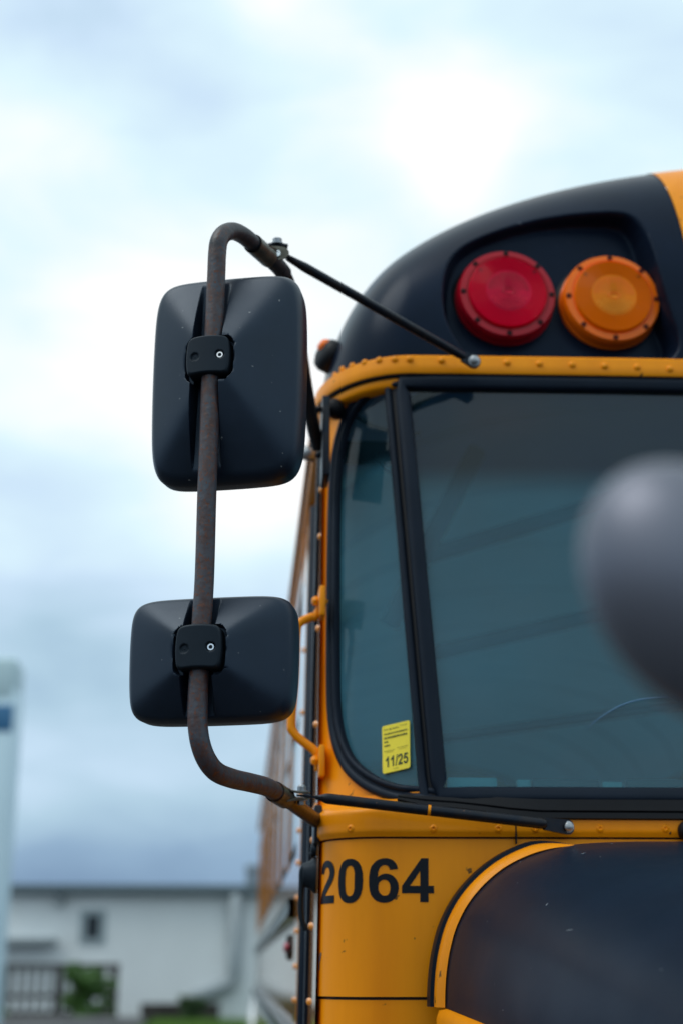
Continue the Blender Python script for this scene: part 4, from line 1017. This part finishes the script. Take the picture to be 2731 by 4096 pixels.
# door handle: round boss, arm out and long curved lever
q0 = PY(1290, 3500, 2.43)
V, F = lathe([(.026, -.004), (.026, .004), (.020, .010), (.016, .022), (.001, .024)], 24); V = [Vector((v.x*.8, v.y*1.15, v.z)) for v in V]; dh = link('door_handle', mesh('door_handle', V, F, 'clamp_pl', True, 40), bus, frame(Vector((xd-.003, 2.43, q0.z)), (-1, 0, 0)), 'black curved door lever')
lv = smooth_path([Vector((xd-.012, 2.43, PY(1285, 3480, 2.43).z)), PY(1262, 3472, 2.43), PY(1232, 3468, 2.43), PY(1214, 3482, 2.43), PY(1208, 3530, 2.43), PY(1203, 3610, 2.43), PY(1206, 3670, 2.43), PY(1216, 3705, 2.43), PY(1224, 3722, 2.43)], 5)
n_ = len(lv); V, F = tube(lv, [.012-.0075*min(1, i/(n_*.55)) for i in range(n_)], 14); link('lever', mesh('lever', V, F, 'clamp_pl'), dh)
V, F = tube(smooth_path([Vector((xd+.001, 2.43, PY(1290, 3400, 2.43).z)), PY(1285, 3402, 2.43), PY(1262, 3412, 2.43), PY(1242, 3420, 2.43)], 4), .0052, 12); part('lock_lever', V, F, 'clamp_pl', bus)
V, F = lathe([(.011, 0), (.010, .008), (.001, .010)], 16); link('lock_boss', mesh('lock_boss', V, F, 'clamp_pl'), bus, frame(Vector((xd-.003, 2.43, PY(1290, 3398, 2.43).z)), (-1, 0, 0)))
V, F = tube(smooth_path([PY(1289, 3395, 2.43), PY(1294, 3372, 2.42), PY(1306, 3362, 2.40)], 4), .003, 8); part('lock_cable', V, F, 'pipe_black', bus)
# screw, drain hole and clip at the right of the cowl flange
for px, py, r_ in ((2571, 3306, .0048), (2460, 3286, .002), (2537, 3326, .0018)):
    p = hit(px, py); n_ = Fn(p); link('drain_hole', mesh('drain_hole', *lathe([(r_, .0005), (r_*.9, .0009), (.0002, .0009)], 10), 'pipe_black'), cowl, frame(p+n_*.0055, n_))
p = hit(2058, 3325); V, F = merge([box(p.x-.0012, p.x+.0012, p.y-.0085, p.y-.003, p.z-.02, p.z+.017)]); link('flange_joint', mesh('flange_joint', V, F, 'pipe_black', False), cowl)

# wiper spindle and its washer pipe at the right, faint arc worn by the wiper
p = hit(2742, 3325); n_ = Fn(p)
V, F = lathe([(.016, 0), (.016, .010), (.012, .020), (.001, .022)], 20); link('wiper_spindle', mesh('wiper_spindle', V, F, 'rubber2'), bus, frame(p+n_*.004, n_))
V, F = tube(smooth_path([hit(x, y)+Vector((0, -.0065, 0)) for x, y in ((2672, 3338), (2680, 3318), (2690, 3309), (2722, 3309))], 5), .0015, 8); part('washer_pipe', V, F, 'pipe_black', bus)
M['scratch'] = mat('glass_scratch', (.17, .32, .52), .5, spec=.1)
arc = smooth_path([hit(x, y)+Vector((0, -.0005, 0)) for x, y in ((2345, 2915), (2400, 2868), (2480, 2822), (2560, 2798), (2680, 2785), (2800, 2790))], 6)
V, F = tube(arc, [.0008*sin(pi*min(1, .08+i/len(arc)*.85)) for i in range(len(arc))], 5); part('wiper_arc', V, F, 'scratch', bus)
# crossview mirror on the fender, close to the lens
cb_ = PY(2812, 2372, .62); V, F = [], []
NU, NV = 40, 24
for j in range(NV+1):
    f = pi*j/NV
    for i in range(NU):
        a = 2*pi*i/NU; V.append(Vector((sin(f)*cos(a), sin(f)*sin(a), cos(f))))
F = [(j*NU+i, j*NU+(i+1) % NU, (j+1)*NU+(i+1) % NU, (j+1)*NU+i) for j in range(NV) for i in range(NU)]
mw = Matrix.Translation(cb_) @ Matrix.Rotation(radians(-35), 4, 'Y')
cm_ = link('crossview_mirror', mesh('crossview_mirror', [Vector((v.x*.050, v.y*.042, v.z*.067)) for v in V], F, 'silver'), bus, mw, 'rounded grey shell of the crossview mirror')
V2, F2 = tube([cb_+Vector((.03, .035, 0)), cb_+Vector((.08, .09, -.04)), cb_+Vector((.16, .14, -.5)), cb_+Vector((.16, .14, -.62))], .011, 12); link('mirror_stalk', mesh('mirror_stalk', V2, F2, 'tubeblk'), cm_)

# ------------------------------------------------------------------ ground and what stands far behind
def structure(name, V, F, m):
    o = link(name, mesh(name, V, F, m, False)); o['kind'] = 'structure'; return o
V, F = grid(lambda x, y: Vector((x, y, 0)), lin(-1500, 1500, 13), lin(-1500, 1500, 13)); structure('ground', V, F, 'asphalt')
def at(px, py, Y): return PY(px, py, Y)
BY = 47.0
g0, g1 = at(-400, 4060, 44).x, at(1100, 4060, 44).x
V, F = box(at(570, 4060, 40).x, at(1060, 4060, 40).x, 36, 46.8, .0, .06); lawn = structure('lawn', V, F, 'grassm')
# white building with sloping metal roof
xl, xr = at(30, 3600, BY).x, at(1700, 3600, BY).x
ztopw = at(500, 3572, BY).z; 
bld = thing('building', ((xl+xr)/2, BY, 0), 'long white sided building with grey eaves and small dark window', 'building')
nb_ = 26
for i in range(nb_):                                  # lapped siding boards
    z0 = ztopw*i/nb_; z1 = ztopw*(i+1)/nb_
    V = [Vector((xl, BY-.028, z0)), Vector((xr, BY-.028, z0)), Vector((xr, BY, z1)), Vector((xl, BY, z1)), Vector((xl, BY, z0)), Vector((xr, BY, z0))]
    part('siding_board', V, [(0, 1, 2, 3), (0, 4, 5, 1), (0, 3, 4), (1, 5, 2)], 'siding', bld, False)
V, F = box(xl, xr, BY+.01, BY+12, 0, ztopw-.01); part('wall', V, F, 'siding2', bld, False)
V, F = box(xl-.2, xr+.2, BY-.45, BY-.40, ztopw-.02, ztopw+.24); part('gutter', V, F, 'gtrim', bld, False)
V, F = box(xl-.2, xr+.2, BY-.40, BY-.03, ztopw, ztopw+.04); part('soffit', V, F, 'gtrim', bld, False)
V = [Vector((xl-.2, BY-.42, ztopw+.2)), Vector((xr+.2, BY-.42, ztopw+.2)), Vector((xr+.2, BY+12, ztopw+.35)), Vector((xl-.2, BY+12, ztopw+.35)), Vector((xl-.2, BY+12, ztopw)), Vector((xr+.2, BY+12, ztopw))]
part('roof', V, [(0, 1, 2, 3), (3, 2, 5, 4), (0, 3, 4), (1, 5, 2)], 'roofm', bld, False)
# window
wx0, wx1 = at(322, 3700, BY).x, at(425, 3700, BY).x; wz1, wz0 = at(370, 3640, BY).z, at(370, 3775, BY).z
m_ = merge([box(wx0, wx1, BY-.08, BY-.035, wz0, wz0+.16), box(wx0, wx1, BY-.08, BY-.035, wz1-.16, wz1), box(wx0, wx0+.20, BY-.08, BY-.035, wz0+.16, wz1-.16), box(wx1-.20, wx1, BY-.08, BY-.035, wz0+.16, wz1-.16)])
wf = part('window', *m_, 'frame_w', bld, False)
V, F = box(wx0+.2, wx1-.2, BY-.05, BY-.036, wz0+.16, wz1-.16); link('pane', mesh('pane', V, F, 'winglass', False), wf)
# duct down the wall, kicking out at the foot
d0, d1 = at(918, 3600, BY).x, at(968, 3600, BY).x; zk = at(940, 3920, BY).z; dw = d1-d0
pth = [Vector((d0+dw/2, BY-.26, ztopw-.02)), Vector((d0+dw/2, BY-.26, zk+.12)), Vector((d0+dw*.35, BY-.26, zk-.10)), at(830, 3972, BY-.26), at(760, 3998, BY-.26)]
V, F = tube(pth, dw/2, 16); part('downpipe', V, F, 'duct', bld)
for z in (ztopw-.5, (ztopw+zk)/2): V, F = box(d0-.04, d1+.04, BY-.3, BY-.03, z, z+.07); part('pipe_strap', V, F, 'gtrim', bld, False)
x0 = at(222, 3600, BY).x; x1 = at(262, 3600, BY).x
V, F = box(x0+.05, x1-.02, BY-.25, BY-.03, at(240, 3592, BY).z, ztopw-.02); wl = part('wall_lamp', V, F, 'lampg', bld, False)
V, F = lathe([(.14, -.02), (.18, -.1), (.12, -.2), (.001, -.22)], 14); link('lamp_shade', mesh('lamp_shade', V, F, 'duct'), wl, Matrix.Translation((x0+.2, BY-.22, at(240, 3595, BY).z)))
v0, v1 = at(985, 3500, BY+3).x, at(1036, 3500, BY+3).x
V, F = lathe([((v1-v0)/2, 0), ((v1-v0)/2, .8), ((v1-v0)/2+.06, .82), ((v1-v0)/2+.04, .95), (.01, 1.0)], 18); link('roof_vent', mesh('roof_vent', V, F, 'roofm', True, 40), bld, Matrix.Translation(((v0+v1)/2, BY+3, at(1000, 3565, BY+3).z-.1)))
a_ = at(-200, 3770, BY-.5); b2 = at(222, 3762, BY-.5)
V, F = box(a_.x, b2.x, BY-.7, BY-.03, b2.z-.08, b2.z+.08); part('awning_bar', V, F, 'duct', bld, False)

# white pylon with a blue band at the left
TY = 30.0
tx0, tx1 = at(-330, 3000, TY).x, at(48, 3000, TY).x; tz = at(0, 2625, TY).z
tw_ = thing('pylon_sign', ((tx0+tx1)/2, TY+.5, 0), 'tall white pylon with a blue band at the left edge', 'pylon')
me = mesh('shaft', *box(tx0, tx1, TY, TY+1.2, 0, tz-.65), 'white', False); bevel_me(me, .06, 2); link('shaft', me, tw_)
me = mesh('cap_panel', *box(tx0, tx1-.02, TY-.02, TY+1.22, at(0, 2800, TY).z, tz), 'pale', False); bevel_me(me, .12, 3); link('cap_panel', me, tw_)
me = mesh('band', *box(tx0-.02, tx1-.02, TY-.03, TY+1.23, at(0, 2925, TY).z, at(0, 2818, TY).z), 'blue', False); bevel_me(me, .03, 2); link('blue_band', me, tw_)

# timber railing in front of the wall
RY = 42.0
fx0, fx1 = at(2, 3900, RY).x, at(478, 3900, RY).x; ft = at(200, 3862, RY).z
fn_ = thing('railing', ((fx0+fx1)/2, RY, 0), 'dark weathered timber railing below the window of the white building', 'railing')
post_me = mesh('post', *box(-.085, .085, -.085, .085, 0, ft+.03), 'wood', False)
for px in (12, 235, 462): link('post', post_me, fn_, Matrix.Translation((at(px, 3900, RY).x, RY, 0)))
def frail(x0, x1, z, h, y=.03): V, F = box(x0, x1, RY-y, RY+y, z-h/2, z+h/2); part('rail', V, F, 'wood', fn_, False)
frail(fx0, fx1, ft, .10, .07); frail(fx0, fx1, at(0, 3985, RY).z, .10); frail(fx0, fx1, at(0, 4058, RY).z, .14)
frail(fx0, fx1, ft-.13, .05)
bal = mesh('baluster', *box(-.045, .045, -.02, .02, at(0, 4055, RY).z, ft-.03), 'wood', False)
xb = fx0+.22
while xb < fx1-.1:
    link('baluster', bal, fn_, Matrix.Translation((xb, RY+.0, 0))); xb += .26
# pale kerb in front, dark timber edging before the lawn
V, F = box(at(-500, 4070, 40).x, at(570, 4070, 40).x, 40.0, 41.0, 0, at(200, 4072, 40).z); k_o = link('kerb_wall', mesh('kerb_wall', V, F, 'concrete', False)); k_o['label'] = 'low pale concrete kerb under the timber railing'; k_o['category'] = 'kerb'
V, F = box(at(568, 4000, 46).x, at(880, 4000, 46).x, 45.6, 46.2, 0, at(700, 4012, 46).z); k_o = link('planter_edge', mesh('planter_edge', V, F, 'plinth', False)); k_o['label'] = 'dark low timber planter edge along the foot of the white wall'; k_o['category'] = 'planter'

def bush(name, cx_, y, rad, hgt, n_, m, label, leafs=.09, cat='bush', sd=1):
    rnd = random.Random(sd); root = thing(name, (cx_, y, 0), label, cat); V, F = [], []
    lobes = [(rnd.uniform(-.75, .75)*rad, rnd.uniform(-.5, .5)*rad, rnd.uniform(.2, .92)*hgt, rnd.uniform(.22, .48)*rad) for _ in range(16)]
    for _ in range(n_):
        l = rnd.choice(lobes); d = Vector((rnd.gauss(0, 1), rnd.gauss(0, 1), rnd.gauss(0, 1))).normalized()*l[3]*rnd.uniform(.5, 1.05)
        p = Vector((cx_+l[0], y+l[1], max(.05, l[2]*.95)))+d
        a = Vector((rnd.uniform(-1, 1), rnd.uniform(-1, 1), rnd.uniform(-.6, .9))).normalized(); b_ = a.orthogonal().normalized(); s = leafs*rnd.uniform(.6, 1.3)
        o = len(V); V += [p-a*s, p+b_*s*.4, p+a*s, p-b_*s*.4]; F.append((o, o+1, o+2, o+3))
    part('foliage', V, F, m, root, False)
    ps = []
    for i in range(9):
        l = lobes[i]; ps.append(tube([Vector((cx_+rnd.uniform(-.1, .1), y, 0)), Vector((cx_+l[0]*.4, y+l[1]*.4, l[2]*.5)), Vector((cx_+l[0], y+l[1], l[2]))], [.03, .02, .01], 5))
    V, F = merge(ps); part('stems', V, F, 'twig', root, False); return root
bx = at(325, 3950, 41.4).x
bush('leafy_shrub', bx, 41.4, .62, at(300, 3862, 41.4).z+.1, 5200, 'leaf', 'loose green shrub growing through the middle of the timber railing', .085, 'shrub', 3)
bush('leafy_shrub', at(430, 3950, 41.4).x, 41.5, .30, 1.55, 900, 'leaf', 'thin green sapling by the right end of the timber railing', .08, 'shrub', 5)
bush('leafy_shrub', at(20, 4000, 41.4).x, 41.3, .34, .62, 900, 'leaf', 'small pale green plant at the left foot of the timber railing', .07, 'shrub', 8)
bush('low_bush', at(768, 4010, 44.9).x, 44.9, .38, .85, 1800, 'leafd', 'small dark bush at the outlet of the wall downpipe', .08, 'bush', 11)
# grass blades on the lawn
rnd = random.Random(4); V, F = [], []; lx0, lx1 = at(575, 4060, 40).x, at(1050, 4060, 40).x
for _ in range(9000):
    x, y = rnd.uniform(lx0, lx1), rnd.uniform(36.5, 45.4); h = rnd.uniform(.10, .26); a = rnd.uniform(0, pi); dx, dy = cos(a)*.018, sin(a)*.018; l = rnd.uniform(-.06, .06); o = len(V)
    V += [Vector((x-dx, y-dy, .05)), Vector((x+dx, y+dy, .05)), Vector((x+l, y+l*.5, .05+h))]; F.append((o, o+1, o+2))
go = link('grass', mesh('grass', V, F, 'blade', False)); go['kind'] = 'stuff'; go['label'] = 'short bright green grass before the white building'; go['category'] = 'grass'

# pale car standing beyond the bus, mostly hidden by it
cy = 20.0; cxr = at(1003, 4000, cy).x
car = thing('parked_car', (cxr+.85, cy+2, 0), 'white car parked beyond the bus, only its corner showing', 'car')
prof_c = [(-.0, .35), (.0, .75), (.12, .95), (1.0, 1.05), (1.6, 1.50), (3.0, 1.52), (3.9, 1.1), (4.2, 1.0), (4.25, .35)]
def cp(i, u):
    y, z = prof_c[i]; k = .12 if z > 1.2 else .0; w = .88-k; e = .12 if i in (0, 1, 2) else 0
    return Vector((cxr+.88+w*u-(-e*u*0), cy+y+.10*u*u*(1 if i < 3 else 0), z))
V, F = grid(lambda u, i: cp(int(i), u), lin(-1, 1, 9), range(len(prof_c)))
nn_ = len(V); k9 = 9
for sgn, col in ((0, 0), (1, 8)):
    F.append(tuple(i*k9+col for i in range(len(prof_c))))
part('body', V, F, 'carw', car, True, 30)
V, F = grid(lambda u, k: Vector((cxr+.88+u*.62, cy+1.05+k*.52, 1.09+k*.41)), lin(-1, 1, 3), [0, 1]); part('windscreen', V, F, 'winglass', car, False)
for dx in (.16, 1.6):
    for dy in (.85, 3.4):
        V, F = lathe([(.2, -.1), (.31, -.1), (.33, 0), (.31, .1), (.2, .1), (.001, .08)], 20); link('wheel', mesh('wheel', V, F, 'tyre'), car, frame(Vector((cxr+dx-.04*(1 if dx < 1 else -1), cy+dy, .33)), (-1 if dx < 1 else 1, 0, 0)))
    V, F = lathe([(.09, 0), (.08, .03), (.001, .05)], 14); link('headlight', mesh('headlight', V, F, 'chrome'), car, frame(Vector((cxr+dx+.02, cy+.01, .72)), (0, -1, 0)))
